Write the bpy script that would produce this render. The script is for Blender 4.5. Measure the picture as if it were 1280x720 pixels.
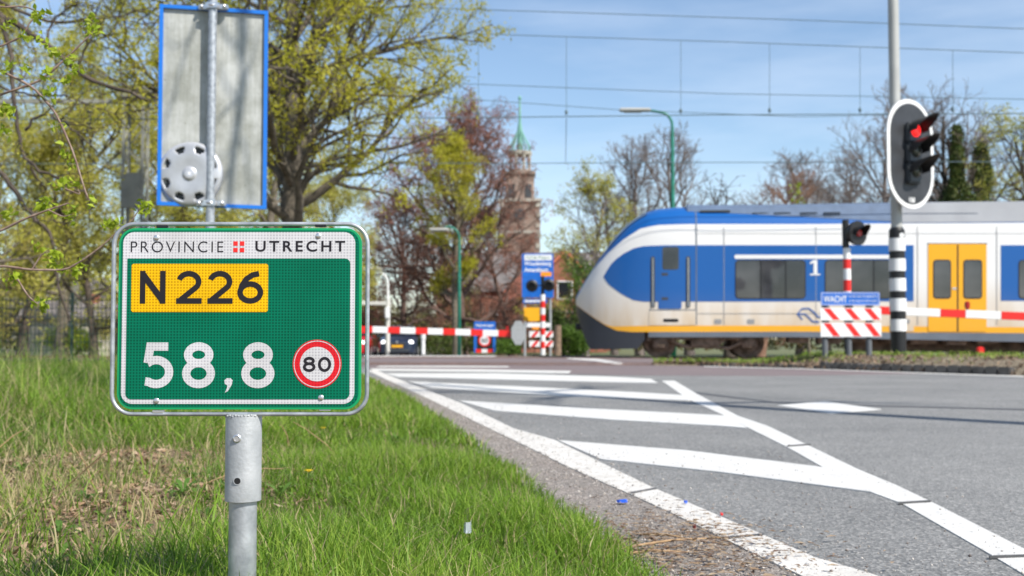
import bpy, bmesh, math, random
import numpy as np
from mathutils import Vector, Matrix, Euler
R = math.radians
for o in list(bpy.data.objects): bpy.data.objects.remove(o)
SC = bpy.context.scene
COL = SC.collection
rng = np.random.default_rng(7)
random.seed(7)

# ------------------------------------------------------------------ camera
F = 1422.0; CH = 0.55; PITCH = math.atan(64 / F)
cam_d = bpy.data.cameras.new('camera'); cam = bpy.data.objects.new('camera', cam_d); COL.objects.link(cam)
cam.location = (0, 0, CH); cam.rotation_euler = (R(90) + PITCH, 0, 0)
cam_d.sensor_width = 36; cam_d.lens = F / 1280 * 36; cam_d.clip_start = 0.05; cam_d.clip_end = 3000
cam_d.dof.use_dof = True; cam_d.dof.focus_distance = 1.86; cam_d.dof.aperture_fstop = 7.5
SC.camera = cam
# ------------------------------------------------------------------ light
SUN_EL = 46; SUN_VEC = Vector((0.52, -0.48, 0)).normalized() * math.cos(R(SUN_EL)); SUN_VEC.z = math.sin(R(SUN_EL))
world = bpy.data.worlds.new('World'); SC.world = world; world.use_nodes = True
nt = world.node_tree; nt.nodes.clear()
wo = nt.nodes.new('ShaderNodeOutputWorld'); bg = nt.nodes.new('ShaderNodeBackground')
sky = nt.nodes.new('ShaderNodeTexSky'); sky.sky_type = 'NISHITA'; sky.sun_disc = False
sky.sun_elevation = R(SUN_EL); sky.sun_rotation = math.atan2(SUN_VEC.x, SUN_VEC.y)
sky.air_density = 1.0; sky.dust_density = 0.35; sky.ozone_density = 2.0
# thin high cloud
tc = nt.nodes.new('ShaderNodeTexCoord'); mp = nt.nodes.new('ShaderNodeMapping'); mp.inputs['Scale'].default_value = (1.0, 1.0, 5.0)
mp.inputs['Rotation'].default_value = (0.15, 0.25, 0.3)
nz = nt.nodes.new('ShaderNodeTexNoise'); nz.inputs['Scale'].default_value = 2.6; nz.inputs['Detail'].default_value = 6; nz.inputs['Roughness'].default_value = 0.55
rp = nt.nodes.new('ShaderNodeValToRGB'); rp.color_ramp.elements[0].position = 0.47; rp.color_ramp.elements[1].position = 0.8
rp.color_ramp.elements[1].color = (0.38, 0.38, 0.38, 1)
mx = nt.nodes.new('ShaderNodeMixRGB'); mx.inputs[2].default_value = (6.4, 7.0, 7.9, 1)
nt.links.new(tc.outputs['Generated'], mp.inputs[0]); nt.links.new(mp.outputs[0], nz.inputs[0]); nt.links.new(nz.outputs[0], rp.inputs[0])
nt.links.new(rp.outputs[0], mx.inputs[0]); nt.links.new(sky.outputs[0], mx.inputs[1]); nt.links.new(mx.outputs[0], bg.inputs[0])
bg.inputs[1].default_value = 0.13; nt.links.new(bg.outputs[0], wo.inputs[0])
sl = bpy.data.lights.new('sun', 'SUN'); sun = bpy.data.objects.new('sun', sl); COL.objects.link(sun)
sl.energy = 5.0; sl.angle = R(0.53); sl.color = (1, 0.955, 0.88)
sun.rotation_euler = SUN_VEC.to_track_quat('Z', 'Y').to_euler()
SC.view_settings.view_transform = 'Standard'; SC.view_settings.look = 'None'
SC.view_settings.exposure = 0.36; SC.view_settings.gamma = 1
SC.cycles.use_denoising = True
SC.cycles.max_bounces = 6; SC.cycles.transparent_max_bounces = 8

# ------------------------------------------------------------------ geometry helpers
def ray(px, py):
    u = (px - 640) / F; v = (360 - py) / F; c, s = math.cos(PITCH), math.sin(PITCH)
    return Vector((u, c - v * s, s + v * c))
def P(px, py, d):
    r = ray(px, py); r = r * (d / r.y); return Vector((r.x, r.y, r.z + CH))
def G(px, py, z=0.0):
    r = ray(px, py); t = (z - CH) / r.z; return Vector((r.x * t, r.y * t, z))
def base(px, d, z=0.0):
    p = P(px, 424, d); return Vector((p.x, d, z))
def gz(d): return float(np.interp(d, [0, 37, 53, 70], [0, 0, -.34, -.42]))
def gbase(px, d): return base(px, d, gz(d))

class MB:
    def __init__(s): s.v = []; s.f = []; s.m = []; s.cur = 0
    def add(s, vs, fs):
        o = len(s.v); s.v += [tuple(v) for v in vs]; s.f += [tuple(i + o for i in f) for f in fs]; s.m += [s.cur] * len(fs); return s
    def box(s, c, size, rz=0.0, M=None, bev=0.0):
        x, y, z = [k / 2 for k in size]
        if bev > 0:
            bm = bmesh.new(); bmesh.ops.create_cube(bm, size=1)
            for v in bm.verts: v.co = Vector((v.co.x * size[0], v.co.y * size[1], v.co.z * size[2]))
            bmesh.ops.bevel(bm, geom=bm.edges[:], offset=bev, segments=2, affect='EDGES')
            vs = [v.co.copy() for v in bm.verts]; bm.verts.index_update(); fs = [[v.index for v in f.verts] for f in bm.faces]; bm.free()
        else:
            vs = [Vector(p) for p in [(-x,-y,-z),(x,-y,-z),(x,y,-z),(-x,y,-z),(-x,-y,z),(x,-y,z),(x,y,z),(-x,y,z)]]
            fs = [(0,3,2,1),(4,5,6,7),(0,1,5,4),(1,2,6,5),(2,3,7,6),(3,0,4,7)]
        if rz: 
            rm = Matrix.Rotation(rz, 3, 'Z'); vs = [rm @ v for v in vs]
        if M is not None: vs = [M @ v for v in vs]
        c = Vector(c); return s.add([v + c for v in vs], fs)
    def tube(s, pts, rad, n=10, cap=True, close=False):
        pts = [Vector(p) for p in pts]; N = len(pts)
        rads = rad if isinstance(rad, (list, tuple)) else [rad] * N
        vs = []; prev = None
        for i, p in enumerate(pts):
            if close: d = (pts[(i + 1) % N] - pts[i - 1]).normalized()
            else: d = (pts[min(i + 1, N - 1)] - pts[max(i - 1, 0)]).normalized()
            if prev is None: a = Vector((0, 0, 1)) if abs(d.z) < .9 else Vector((1, 0, 0)); a = (a - d * a.dot(d)).normalized()
            else: a = (prev - d * prev.dot(d)).normalized()
            prev = a; b = d.cross(a)
            for k in range(n):
                t = 2 * math.pi * k / n; vs.append(p + (a * math.cos(t) + b * math.sin(t)) * rads[i])
        fs = []
        for i in range(N if close else N - 1):
            j = (i + 1) % N
            for k in range(n): fs.append((i*n+k, i*n+(k+1)%n, j*n+(k+1)%n, j*n+k))
        if cap and not close: fs.append(tuple(range(n))[::-1]); fs.append(tuple((N-1)*n+k for k in range(n)))
        return s.add(vs, fs)
    def cyl(s, a, b, r, r2=None, n=20): return s.tube([a, b], [r, r if r2 is None else r2], n)
    def lathe(s, c, prof, axis='Z', n=24):   # prof: (radius, height)
        vs = []; c = Vector(c)
        for r, h in prof:
            for k in range(n):
                t = 2*math.pi*k/n; x, y = r*math.cos(t), r*math.sin(t)
                vs.append(c + (Vector((x, y, h)) if axis == 'Z' else Vector((x, -h, y)) if axis == 'Y' else Vector((h, x, y))))
        fs = []
        for i in range(len(prof)-1):
            for k in range(n): fs.append((i*n+k, i*n+(k+1)%n, (i+1)*n+(k+1)%n, (i+1)*n+k))
        fs.append(tuple(range(n))[::-1]); fs.append(tuple((len(prof)-1)*n+k for k in range(n)))
        return s.add(vs, fs)
    def prism(s, poly, y0, y1, inner=None):   # polygon in XZ extruded along Y (front is y0)
        n = len(poly)
        vs = [(x, y0, z) for x, z in poly] + [(x, y1, z) for x, z in poly]
        fs = [(i, (i+1) % n, (i+1) % n + n, i + n) for i in range(n)]
        bm = bmesh.new(); bv = [bm.verts.new((x, 0, z)) for x, z in poly]; f = bm.faces.new(bv)
        r = bmesh.ops.triangulate(bm, faces=[f], ngon_method='BEAUTY'); bm.verts.index_update()
        tri = [tuple(v.index for v in t.verts) for t in bm.faces]; bm.free()
        fs += tri + [tuple(i + n for i in t[::-1]) for t in tri]
        return s.add(vs, fs)
    def build(s, name, mats, parent=None, smooth=False, bevel=0, auto=None):
        me = bpy.data.meshes.new(name); me.from_pydata(s.v, [], s.f)
        if not isinstance(mats, (list, tuple)): mats = [mats]
        for m in mats: me.materials.append(m)
        if len(mats) > 1: me.polygons.foreach_set('material_index', s.m)
        bm = bmesh.new(); bm.from_mesh(me); bmesh.ops.recalc_face_normals(bm, faces=bm.faces[:])
        if auto or smooth:
            for f in bm.faces: f.smooth = True
            if auto:
                for e in bm.edges:
                    if len(e.link_faces) == 2 and e.calc_face_angle(0) > R(auto): e.smooth = False
        bm.to_mesh(me); bm.free(); me.update()
        ob = bpy.data.objects.new(name, me); COL.objects.link(ob)
        if parent: ob.parent = parent
        if bevel:
            b = ob.modifiers.new('bevel', 'BEVEL'); b.width = bevel; b.segments = 2; b.limit_method = 'ANGLE'; b.angle_limit = R(50)
        return ob

def tag(o, label=None, cat=None, group=None, kind=None):
    if label: o['label'] = label
    if cat: o['category'] = cat
    if group: o['group'] = group
    if kind: o['kind'] = kind
    return o
def thing(name, loc, label, cat, group=None, rz=0.0):
    o = bpy.data.objects.new(name, None); COL.objects.link(o); o.location = loc; o.rotation_euler = (0, 0, rz)
    o.empty_display_size = .1
    return tag(o, label, cat, group)
def copy_tree(o, parent=None):
    c = o.copy(); COL.objects.link(c); c.parent = parent
    for ch in [x for x in bpy.data.objects if x.parent == o]: copy_tree(ch, c)
    return c
def np_mesh(name, V, Fc, mat, parent=None, attr=None, smooth=False):
    me = bpy.data.meshes.new(name); k = Fc.shape[1]
    me.vertices.add(len(V)); me.vertices.foreach_set('co', V.astype(np.float32).ravel())
    me.loops.add(Fc.size); me.loops.foreach_set('vertex_index', Fc.astype(np.int32).ravel())
    me.polygons.add(len(Fc)); me.polygons.foreach_set('loop_start', np.arange(0, Fc.size, k, dtype=np.int32))
    me.polygons.foreach_set('loop_total', np.full(len(Fc), k, dtype=np.int32))
    if smooth: me.polygons.foreach_set('use_smooth', np.ones(len(Fc), dtype=bool))
    me.update(calc_edges=True)
    if attr is not None:
        a = me.attributes.new('tint', 'FLOAT', 'POINT'); a.data.foreach_set('value', attr.astype(np.float32))
    me.materials.append(mat)
    ob = bpy.data.objects.new(name, me); COL.objects.link(ob)
    if parent: ob.parent = parent
    return ob
def rrect(x0, z0, x1, z1, r, n=5):
    pts = []
    for cx, cz, a0 in ((x1-r, z0+r, -90), (x1-r, z1-r, 0), (x0+r, z1-r, 90), (x0+r, z0+r, 180)):
        for k in range(n+1):
            a = R(a0 + 90*k/n); pts.append((cx + r*math.cos(a), cz + r*math.sin(a)))
    return pts
def circ(cx, cz, r, n=40): return [(cx + r*math.cos(2*math.pi*k/n), cz + r*math.sin(2*math.pi*k/n)) for k in range(n)]
def ring(mb, cx, cz, r0, r1, y0, y1, n=48):
    vs = []
    for k in range(n):
        a = 2*math.pi*k/n
        for r, y in ((r0, y0), (r1, y0), (r1, y1), (r0, y1)): vs.append((cx + r*math.cos(a), y, cz + r*math.sin(a)))
    fs = []
    for k in range(n):
        j = (k+1) % n
        for q in range(4): fs.append((k*4+q, k*4+(q+1)%4, j*4+(q+1)%4, j*4+q))
    mb.add(vs, fs)

# ------------------------------------------------------------------ materials
def mat(name, col, rough=0.6, metal=0.0, var=0.0, vscale=5.0, bump=0.0, bscale=60.0, col2=None, spec=0.5, emit=None, estr=1.0, coat=0.0, trans=0.0, detail=5):
    m = bpy.data.materials.new(name); m.use_nodes = True; n = m.node_tree.nodes; l = m.node_tree.links
    b = n['Principled BSDF']; b.inputs['Base Color'].default_value = (*col, 1); b.inputs['Roughness'].default_value = rough
    b.inputs['Metallic'].default_value = metal; b.inputs['Specular IOR Level'].default_value = spec; b.inputs['Coat Weight'].default_value = coat
    if trans: b.inputs['Transmission Weight'].default_value = trans
    if emit: b.inputs['Emission Color'].default_value = (*emit, 1); b.inputs['Emission Strength'].default_value = estr
    t = n.new('ShaderNodeTexCoord')
    if var or col2:
        nz = n.new('ShaderNodeTexNoise'); nz.inputs['Scale'].default_value = vscale; nz.inputs['Detail'].default_value = detail
        l.new(t.outputs['Object'], nz.inputs[0])
        rp = n.new('ShaderNodeValToRGB'); rp.color_ramp.elements[0].position = .35; rp.color_ramp.elements[1].position = .68
        c2 = col2 if col2 else tuple(min(1, c*(1+var)) for c in col); c1 = col if col2 else tuple(c*(1-var) for c in col)
        rp.color_ramp.elements[0].color = (*c1, 1); rp.color_ramp.elements[1].color = (*c2, 1)
        l.new(nz.outputs[0], rp.inputs[0]); l.new(rp.outputs[0], b.inputs['Base Color'])
    if bump:
        n2 = n.new('ShaderNodeTexNoise'); n2.inputs['Scale'].default_value = bscale; n2.inputs['Detail'].default_value = 4
        l.new(t.outputs['Object'], n2.inputs[0]); bp = n.new('ShaderNodeBump'); bp.inputs['Strength'].default_value = bump
        bp.inputs['Distance'].default_value = 0.02
        l.new(n2.outputs[0], bp.inputs['Height']); l.new(bp.outputs[0], b.inputs['Normal'])
    return m
def leaf_mat(name, cols, transl=0.35, rough=0.55):
    m = bpy.data.materials.new(name); m.use_nodes = True; n = m.node_tree.nodes; l = m.node_tree.links
    b = n['Principled BSDF']; b.inputs['Roughness'].default_value = rough; b.inputs['Specular IOR Level'].default_value = .25
    a = n.new('ShaderNodeAttribute'); a.attribute_name = 'tint'; rp = n.new('ShaderNodeValToRGB')
    el = rp.color_ramp.elements
    el[0].color = (*cols[0], 1); el[1].color = (*cols[-1], 1)
    for i, c in enumerate(cols[1:-1]):
        e = el.new((i+1)/(len(cols)-1)); e.color = (*c, 1)
    l.new(a.outputs['Fac'], rp.inputs[0]); l.new(rp.outputs[0], b.inputs['Base Color'])
    tr = n.new('ShaderNodeBsdfTranslucent'); l.new(rp.outputs[0], tr.inputs[0]); mi = n.new('ShaderNodeMixShader'); mi.inputs[0].default_value = transl
    l.new(b.outputs[0], mi.inputs[1]); l.new(tr.outputs[0], mi.inputs[2]); l.new(mi.outputs[0], n['Material Output'].inputs[0])
    return m
def speckle_mat(name, base_c, spots, rough=.85, patch=None, pscale=.6, sscale=220, bump=.35, spot_w=.5, worn=None):
    """asphalt-like: base + fine coloured aggregate + large patches"""
    m = bpy.data.materials.new(name); m.use_nodes = True; n = m.node_tree.nodes; l = m.node_tree.links
    b = n['Principled BSDF']; b.inputs['Roughness'].default_value = rough; b.inputs['Specular IOR Level'].default_value = .35
    t = n.new('ShaderNodeTexCoord')
    v = n.new('ShaderNodeTexVoronoi'); v.inputs['Scale'].default_value = sscale; l.new(t.outputs['Object'], v.inputs[0])
    sep = n.new('ShaderNodeSeparateColor'); l.new(v.outputs['Color'], sep.inputs[0])
    rp = n.new('ShaderNodeValToRGB'); rp.color_ramp.interpolation = 'LINEAR'; el = rp.color_ramp.elements
    el[0].color = (*spots[0], 1); el[1].color = (*spots[-1], 1)
    for i, c in enumerate(spots[1:-1]): e = el.new((i+1)/(len(spots)-1)); e.color = (*c, 1)
    l.new(sep.outputs[0], rp.inputs[0])
    nz = n.new('ShaderNodeTexNoise'); nz.inputs['Scale'].default_value = pscale; nz.inputs['Detail'].default_value = 8; nz.inputs['Roughness'].default_value = .65
    l.new(t.outputs['Object'], nz.inputs[0])
    r2 = n.new('ShaderNodeValToRGB'); r2.color_ramp.elements[0].position = .35; r2.color_ramp.elements[1].position = .65
    r2.color_ramp.elements[0].color = (*base_c, 1); r2.color_ramp.elements[1].color = (*(patch or base_c), 1); l.new(nz.outputs[0], r2.inputs[0])
    mx = n.new('ShaderNodeMixRGB'); mx.inputs[0].default_value = spot_w; l.new(r2.outputs[0], mx.inputs[1]); l.new(rp.outputs[0], mx.inputs[2])
    last = mx
    if worn:
        wn = n.new('ShaderNodeTexNoise'); wn.inputs['Scale'].default_value = 28; wn.inputs['Detail'].default_value = 9; wn.inputs['Roughness'].default_value = .75
        l.new(t.outputs['Object'], wn.inputs[0]); wr = n.new('ShaderNodeValToRGB'); wr.color_ramp.elements[0].position = worn[1]; wr.color_ramp.elements[1].position = worn[1] + .04
        l.new(wn.outputs[0], wr.inputs[0]); m3 = n.new('ShaderNodeMixRGB'); m3.inputs[2].default_value = (*worn[0], 1)
        l.new(wr.outputs[0], m3.inputs[0]); l.new(mx.outputs[0], m3.inputs[1]); last = m3
    l.new(last.outputs[0], b.inputs['Base Color'])
    bp = n.new('ShaderNodeBump'); bp.inputs['Strength'].default_value = bump; bp.inputs['Distance'].default_value = .004
    l.new(v.outputs['Distance'], bp.inputs['Height']); l.new(bp.outputs[0], b.inputs['Normal'])
    return m
def retro_mat(name, col, dark, amt=.55, pitch=0.0050):
    """retroreflective sheeting: staggered cell lattice"""
    m = bpy.data.materials.new(name); m.use_nodes = True; n = m.node_tree.nodes; l = m.node_tree.links
    b = n['Principled BSDF']; b.inputs['Roughness'].default_value = .3; b.inputs['Specular IOR Level'].default_value = .15
    t = n.new('ShaderNodeTexCoord'); s = n.new('ShaderNodeSeparateXYZ'); l.new(t.outputs['Object'], s.inputs[0])
    def mt(op, a, c=None):
        q = n.new('ShaderNodeMath'); q.operation = op
        for i, x in enumerate((a, c)):
            if x is None: continue
            if isinstance(x, (int, float)): q.inputs[i].default_value = x
            else: l.new(x, q.inputs[i])
        return q.outputs[0]
    k = 2*math.pi/pitch
    cx = mt('COSINE', mt('MULTIPLY', s.outputs[0], k/2)); cz = mt('COSINE', mt('MULTIPLY', s.outputs[2], k/2*1.05))
    f = mt('MULTIPLY', cx, cz); f = mt('ABSOLUTE', f)
    rp = n.new('ShaderNodeValToRGB'); rp.color_ramp.elements[0].position = .35; rp.color_ramp.elements[1].position = .7
    rp.color_ramp.elements[1].color = (amt, amt, amt, 1); l.new(f, rp.inputs[0])
    mx = n.new('ShaderNodeMixRGB'); mx.inputs[1].default_value = (*col, 1); mx.inputs[2].default_value = (*dark, 1); l.new(rp.outputs[0], mx.inputs[0])
    nz = n.new('ShaderNodeTexNoise'); nz.inputs['Scale'].default_value = 14; nz.inputs['Detail'].default_value = 6; l.new(t.outputs['Object'], nz.inputs[0])
    r2 = n.new('ShaderNodeValToRGB'); r2.color_ramp.elements[0].position = .3; r2.color_ramp.elements[1].position = .75
    r2.color_ramp.elements[0].color = (.82, .82, .8, 1); r2.color_ramp.elements[1].color = (1, 1, 1, 1); l.new(nz.outputs[0], r2.inputs[0])
    m2 = n.new('ShaderNodeMixRGB'); m2.blend_type = 'MULTIPLY'; m2.inputs[0].default_value = 1; l.new(mx.outputs[0], m2.inputs[1]); l.new(r2.outputs[0], m2.inputs[2])
    l.new(m2.outputs[0], b.inputs['Base Color'])
    return m
def streak_mat(name):
    m = mat(name, (.5,.5,.49), .55, .15); n = m.node_tree.nodes; l = m.node_tree.links; b = n['Principled BSDF']; t = n.new('ShaderNodeTexCoord')
    def nz(sc, scale, det, p0, p1, c0, c1):
        mp = n.new('ShaderNodeMapping'); mp.inputs['Scale'].default_value = sc; l.new(t.outputs['Object'], mp.inputs[0]); z = n.new('ShaderNodeTexNoise'); z.inputs['Scale'].default_value = scale; z.inputs['Detail'].default_value = det; z.inputs['Roughness'].default_value = .65
        l.new(mp.outputs[0], z.inputs[0]); r_ = n.new('ShaderNodeValToRGB'); r_.color_ramp.elements[0].position = p0; r_.color_ramp.elements[1].position = p1; r_.color_ramp.elements[0].color = (*c0, 1); r_.color_ramp.elements[1].color = (*c1, 1); l.new(z.outputs[0], r_.inputs[0]); return r_.outputs[0]
    def mul(a, c): q = n.new('ShaderNodeMixRGB'); q.blend_type = 'MULTIPLY'; q.inputs[0].default_value = 1; l.new(a, q.inputs[1]); l.new(c, q.inputs[2]); return q.outputs[0]
    a = nz((1,1,.9), 4.5, 10, .38, .62, (.32,.325,.29), (.52,.525,.50)); c = nz((14,1,.7), 3.5, 5, .4, .62, (.86,.86,.83), (1,1,1)); d = nz((1,1,1), 60, 3, .27, .33, (.55,.53,.45), (1,1,1))
    l.new(mul(mul(a, c), d), b.inputs['Base Color']); return m
M = {}
M['asphalt'] = speckle_mat('asphalt', (.135,.137,.134), [(.055,.058,.058),(.15,.148,.145),(.22,.218,.21),(.50,.48,.45)], patch=(.26,.257,.245), pscale=.7, sscale=130, spot_w=.5, bump=.6)
M['shoulder'] = speckle_mat('shoulder_asphalt', (.2,.18,.16), [(.08,.075,.07),(.17,.155,.14),(.26,.23,.2),(.55,.5,.46)], patch=(.27,.225,.19), pscale=4, sscale=120, spot_w=.45)
M['red_asphalt'] = speckle_mat('red_asphalt', (.17,.14,.14), [(.1,.08,.08),(.2,.15,.15),(.25,.2,.2)], patch=(.2,.16,.155), pscale=.7, sscale=120, spot_w=.4)
M['paint'] = speckle_mat('road_paint', (.64,.63,.60), [(.48,.47,.44),(.66,.65,.62),(.70,.69,.65)], patch=(.54,.52,.49), pscale=6, sscale=240, spot_w=.3, worn=((.34,.33,.30), .60), bump=.2)
M['paint_worn'] = speckle_mat('worn_road_paint', (.66,.63,.58), [(.52,.49,.45),(.68,.66,.62),(.74,.72,.68)], patch=(.48,.45,.40), pscale=7, sscale=200, spot_w=.35, worn=((.22,.19,.17), .585), bump=.25)
M['soil'] = mat('soil', (.12,.085,.05), .95, var=.4, vscale=14, bump=.8, bscale=40, col2=(.24,.17,.10), detail=9)
M['field'] = mat('field', (.09,.12,.035), .95, col2=(.15,.14,.07), vscale=.5, detail=8)
M['ballast'] = speckle_mat('ballast', (.16,.115,.085), [(.06,.045,.035),(.17,.12,.09),(.3,.24,.2)], patch=(.22,.17,.13), pscale=1.5, sscale=22, spot_w=.6, bump=1)
M['concrete'] = mat('concrete', (.3,.29,.27), .85, col2=(.42,.41,.38), vscale=4, bump=.3, detail=8)
M['dark_concrete'] = mat('dark_concrete', (.07,.065,.06), .9, col2=(.15,.14,.13), vscale=3, bump=.4, detail=8)
M['galv'] = mat('galvanised_steel', (.30,.32,.34), .42, .5, col2=(.52,.54,.56), vscale=38, bump=.05, bscale=200, detail=7)
M['galv_dull'] = mat('dull_galvanised_steel', (.33,.345,.35), .55, .3, col2=(.47,.48,.485), vscale=26, bump=.08, bscale=160, detail=7)
M['back'] = streak_mat('weathered_sheet_back')
M['blue_sign'] = mat('blue_sign_paint', (.01,.13,.52), .35, var=.15, vscale=5)
M['blue_edge'] = mat('blue_edge_paint', (.01,.16,.6), .35)
M['white'] = mat('white_paint', (.8,.8,.79), .4, var=.04, vscale=6)
M['red'] = mat('red_paint', (.75,.02,.015), .4)
M['black'] = mat('black_paint', (.012,.012,.013), .45)
M['black_gloss'] = mat('dark_glass', (.015,.017,.02), .06, spec=.7)
M['grey_dark'] = mat('dark_grey_paint', (.05,.055,.06), .5)
M['chrome'] = mat('zinc_bolt', (.65,.65,.66), .3, .8)
M['silver'] = mat('silver_plastic', (.50,.505,.52), .38, .35, var=.12, vscale=9)
M['yellow'] = mat('yellow_panel', (.85,.42,.01), .45)
M['orange'] = mat('orange_panel', (.9,.3,.01), .45)
M['green_post'] = mat('green_paint', (.02,.19,.13), .45, var=.2)
M['copper'] = mat('green_copper', (.13,.33,.26), .7, col2=(.22,.44,.36), vscale=.8)
M['brick'] = mat('red_brick', (.22,.075,.045), .9, col2=(.32,.13,.08), vscale=1.2, bump=.3, detail=9)
M['stone'] = mat('pale_stone', (.42,.38,.32), .85, var=.2, vscale=.8)
M['roof_tile'] = mat('grey_roof_tile', (.16,.14,.13), .8, var=.3, vscale=1.2)
M['roof_red'] = mat('red_roof_tile', (.5,.15,.07), .8, var=.2, vscale=1.2)
M['bark'] = mat('bark', (.11,.09,.065), .95, col2=(.2,.17,.13), vscale=8, bump=.8, bscale=20, detail=8)
M['bark_dark'] = mat('dark_bark', (.05,.038,.03), .95, col2=(.11,.085,.065), vscale=8, bump=.8, bscale=20)
M['bark_beech'] = mat('beech_bark', (.09,.055,.045), .95, col2=(.17,.11,.09), vscale=6, bump=.4)
M['bark_oak'] = mat('oak_bark', (.06,.05,.038), .95, col2=(.15,.125,.095), vscale=6, bump=.8, bscale=20, detail=8)
M['bark_grey'] = mat('grey_bark', (.16,.13,.115), .95, col2=(.24,.2,.18), vscale=4, bump=.4)
M['bark_red'] = mat('warm_bark', (.19,.10,.065), .95, col2=(.27,.16,.11), vscale=4, bump=.4)
M['rust'] = mat('rust', (.12,.055,.03), .85, col2=(.22,.12,.08), vscale=6, bump=.3)
M['bogie'] = mat('brake_dust_steel', (.10,.07,.05), .85, col2=(.30,.21,.16), vscale=4, bump=.3)
M['wood'] = mat('weathered_wood', (.22,.15,.1), .85, var=.25, vscale=10)

def structure(name, verts, faces, m, z=None):
    me = bpy.data.meshes.new(name); me.from_pydata([tuple(v) for v in verts], [], faces); me.materials.append(m)
    bm = bmesh.new(); bm.from_mesh(me); bmesh.ops.triangulate(bm, faces=[f for f in bm.faces if len(f.verts) > 4])
    for f in bm.faces:
        if f.normal.z < -1e-3: f.normal_flip()
    bm.to_mesh(me); bm.free()
    ob = bpy.data.objects.new(name, me); COL.objects.link(ob); ob['kind'] = 'structure'; return ob
def sheet(name, pts, z, m, z0=None):
    n = len(pts); V_ = [(p[0], p[1], z) for p in pts]; F_ = [tuple(range(n))]
    if z0 is not None: V_ += [(p[0], p[1], z0) for p in pts]; F_ += [(i, (i+1) % n, (i+1) % n + n, i + n) for i in range(n)]
    return structure(name, V_, F_, m)

# ------------------------------------------------------------------ ground, road, tracks
gy = [-300, 37, 53, 70, 1500]; structure('ground', [(x, y, gz(y)-.03) for y in gy for x in (-900, 900)], [(2*i, 2*i+1, 2*i+3, 2*i+2) for i in range(4)], M['field'])
edge_px = [(430,459),(442,463),(462,472),(500,494),(560,530),(620,572),(676,614),(742,664),(802,715)]
edge = [G(*p) for p in edge_px] + [Vector((.62,.6,0)), Vector((1.3,-6,0))]
EY = np.array([p.y for p in edge])[::-1]; EX = np.array([p.x for p in edge])[::-1]
def edge_x(y): return np.interp(y, EY, EX)
kerb = [G(830,455.5), G(900,458.5), G(1000,461), G(1100,464.5), G(1280,470.5), Vector((7.6,8,0)), Vector((6.9,-6,0))]
road_poly = edge + kerb[::-1] + [Vector((4.1,28,0)), Vector((4.3,36,0)), Vector((-7.6,36.5,0)), Vector((-6.6,28,0))]
sheet('road', road_poly, 0, M['asphalt'])
fr_l = [(-7.6,36.4),(-7.6,37),(-7.9,42),(-9,53),(-10.5,70),(-22,190)]; fr_r = [(4.3,36.0),(3.2,37),(.6,42),(-1.2,53),(-2.8,70),(-11,190)]
structure('far_road', [(x, y, gz(y)+.001) for x, y in fr_l+fr_r], [(i, i+1, 7+i, 6+i) for i in range(5)], M['asphalt'])
sheet('red_crossing_strip', [G(430,456.2), G(880,456.8), G(1010,461.5), G(1100,465), G(1150,467.5), G(960,470), G(760,469), G(600,463.5), G(470,462)], .0035, M['red_asphalt'], 0)
LL = [(481,474),(543,503),(602,532),(660,560),(710,585),(789,620),(835,641),(900,673),(952,699),(997,720)]
LR = [(497,474),(577,505),(643,537),(693,551),(752,580),(818,612),(860,630),(952,670),(1018,699),(1089,720)]
LL = [(460,464)] + LL; LR = [(468,462)] + LR
g1, g2 = G(997,720), G(1089,720); dv = (G(1018,699) - G(1089,720)).normalized()
LLw = [G(*p) for p in LL] + [g1 + (g1 - G(900,673)).normalized()*6]; LRw = [G(*p) for p in LR] + [g2 + (g2 - G(952,670)).normalized()*6]
# smooth the line a little along its length
sh = [Vector((edge_x(y) - .25, y, 0)) for y in np.linspace(19, -5, 30)]
linL = sorted(LLw, key=lambda p: -p.y)
shr = [Vector((np.interp(y, [p.y for p in linL][::-1], [p.x for p in linL][::-1]) + .06, y, 0)) for y in np.linspace(-5, 15.5, 26)]
sheet('road_shoulder', sh + shr, .002, M['shoulder'], 0)
def strip(name, A, B, m, z=.003):
    n = len(A); return structure(name, [(p[0],p[1],z) for p in A+B] + [(p[0],p[1],.0) for p in A+B], [(i, i+1, n+i+1, n+i) for i in range(n-1)] + [(i, i+1, 2*n+i+1, 2*n+i) for i in range(n-1)] + [(n+i, n+i+1, 3*n+i+1, 3*n+i) for i in range(n-1)], m)
strip('edge_line_marking', LLw, LRw, M['paint_worn'], .006)
rlL = [(827,476),(860,499),(906,520),(939,537),(985,560),(1029,585),(1089,616),(1127,630),(1243,697),(1281,720)]
rlR = [(843,476),(872,493),(922,520),(960,533),(1010,557),(1072,587),(1120,607),(1160,626),(1280,687),(1330,720)]
a, b_ = G(1281,720), G(1330,720)
A = [G(*p) for p in rlL] + [a + (a - G(1127,630)).normalized()*5]; B = [G(*p) for p in rlR] + [b_ + (b_ - G(1160,626)).normalized()*5]
strip('lane_line_marking', A, B, M['paint'])
bars = [[(697,551),(860,564),(1029,585),(1060,600),(1089,616),(900,591),(752,575)],
        [(572,501),(700,509),(906,520),(921,528),(935,536),(900,533),(760,525),(618,514)],
        [(510,477),(640,483),(800,491),(856,494.5),(872,499),(860,501),(700,495),(539,485)],
        [(481,467),(620,467),(760,471),(814,474),(822,479),(740,477.5),(497,471.5)],
        [(462,461),(600,462),(714,464),(711,467),(600,465),(470,463.5)],
        [(475,457.6),(560,457.6),(634,458),(637,459.3),(560,459.2),(470,459)]]
for i, bpx in enumerate(bars):
    sheet('hatch_marking', [G(*p) for p in bpx], .0045 + .0003*i, M['paint'], 0)
sheet('diamond_marking', [G(972,507), G(1031,502), G(1102,512), G(1039,517)], .003, M['paint'], 0)
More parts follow.
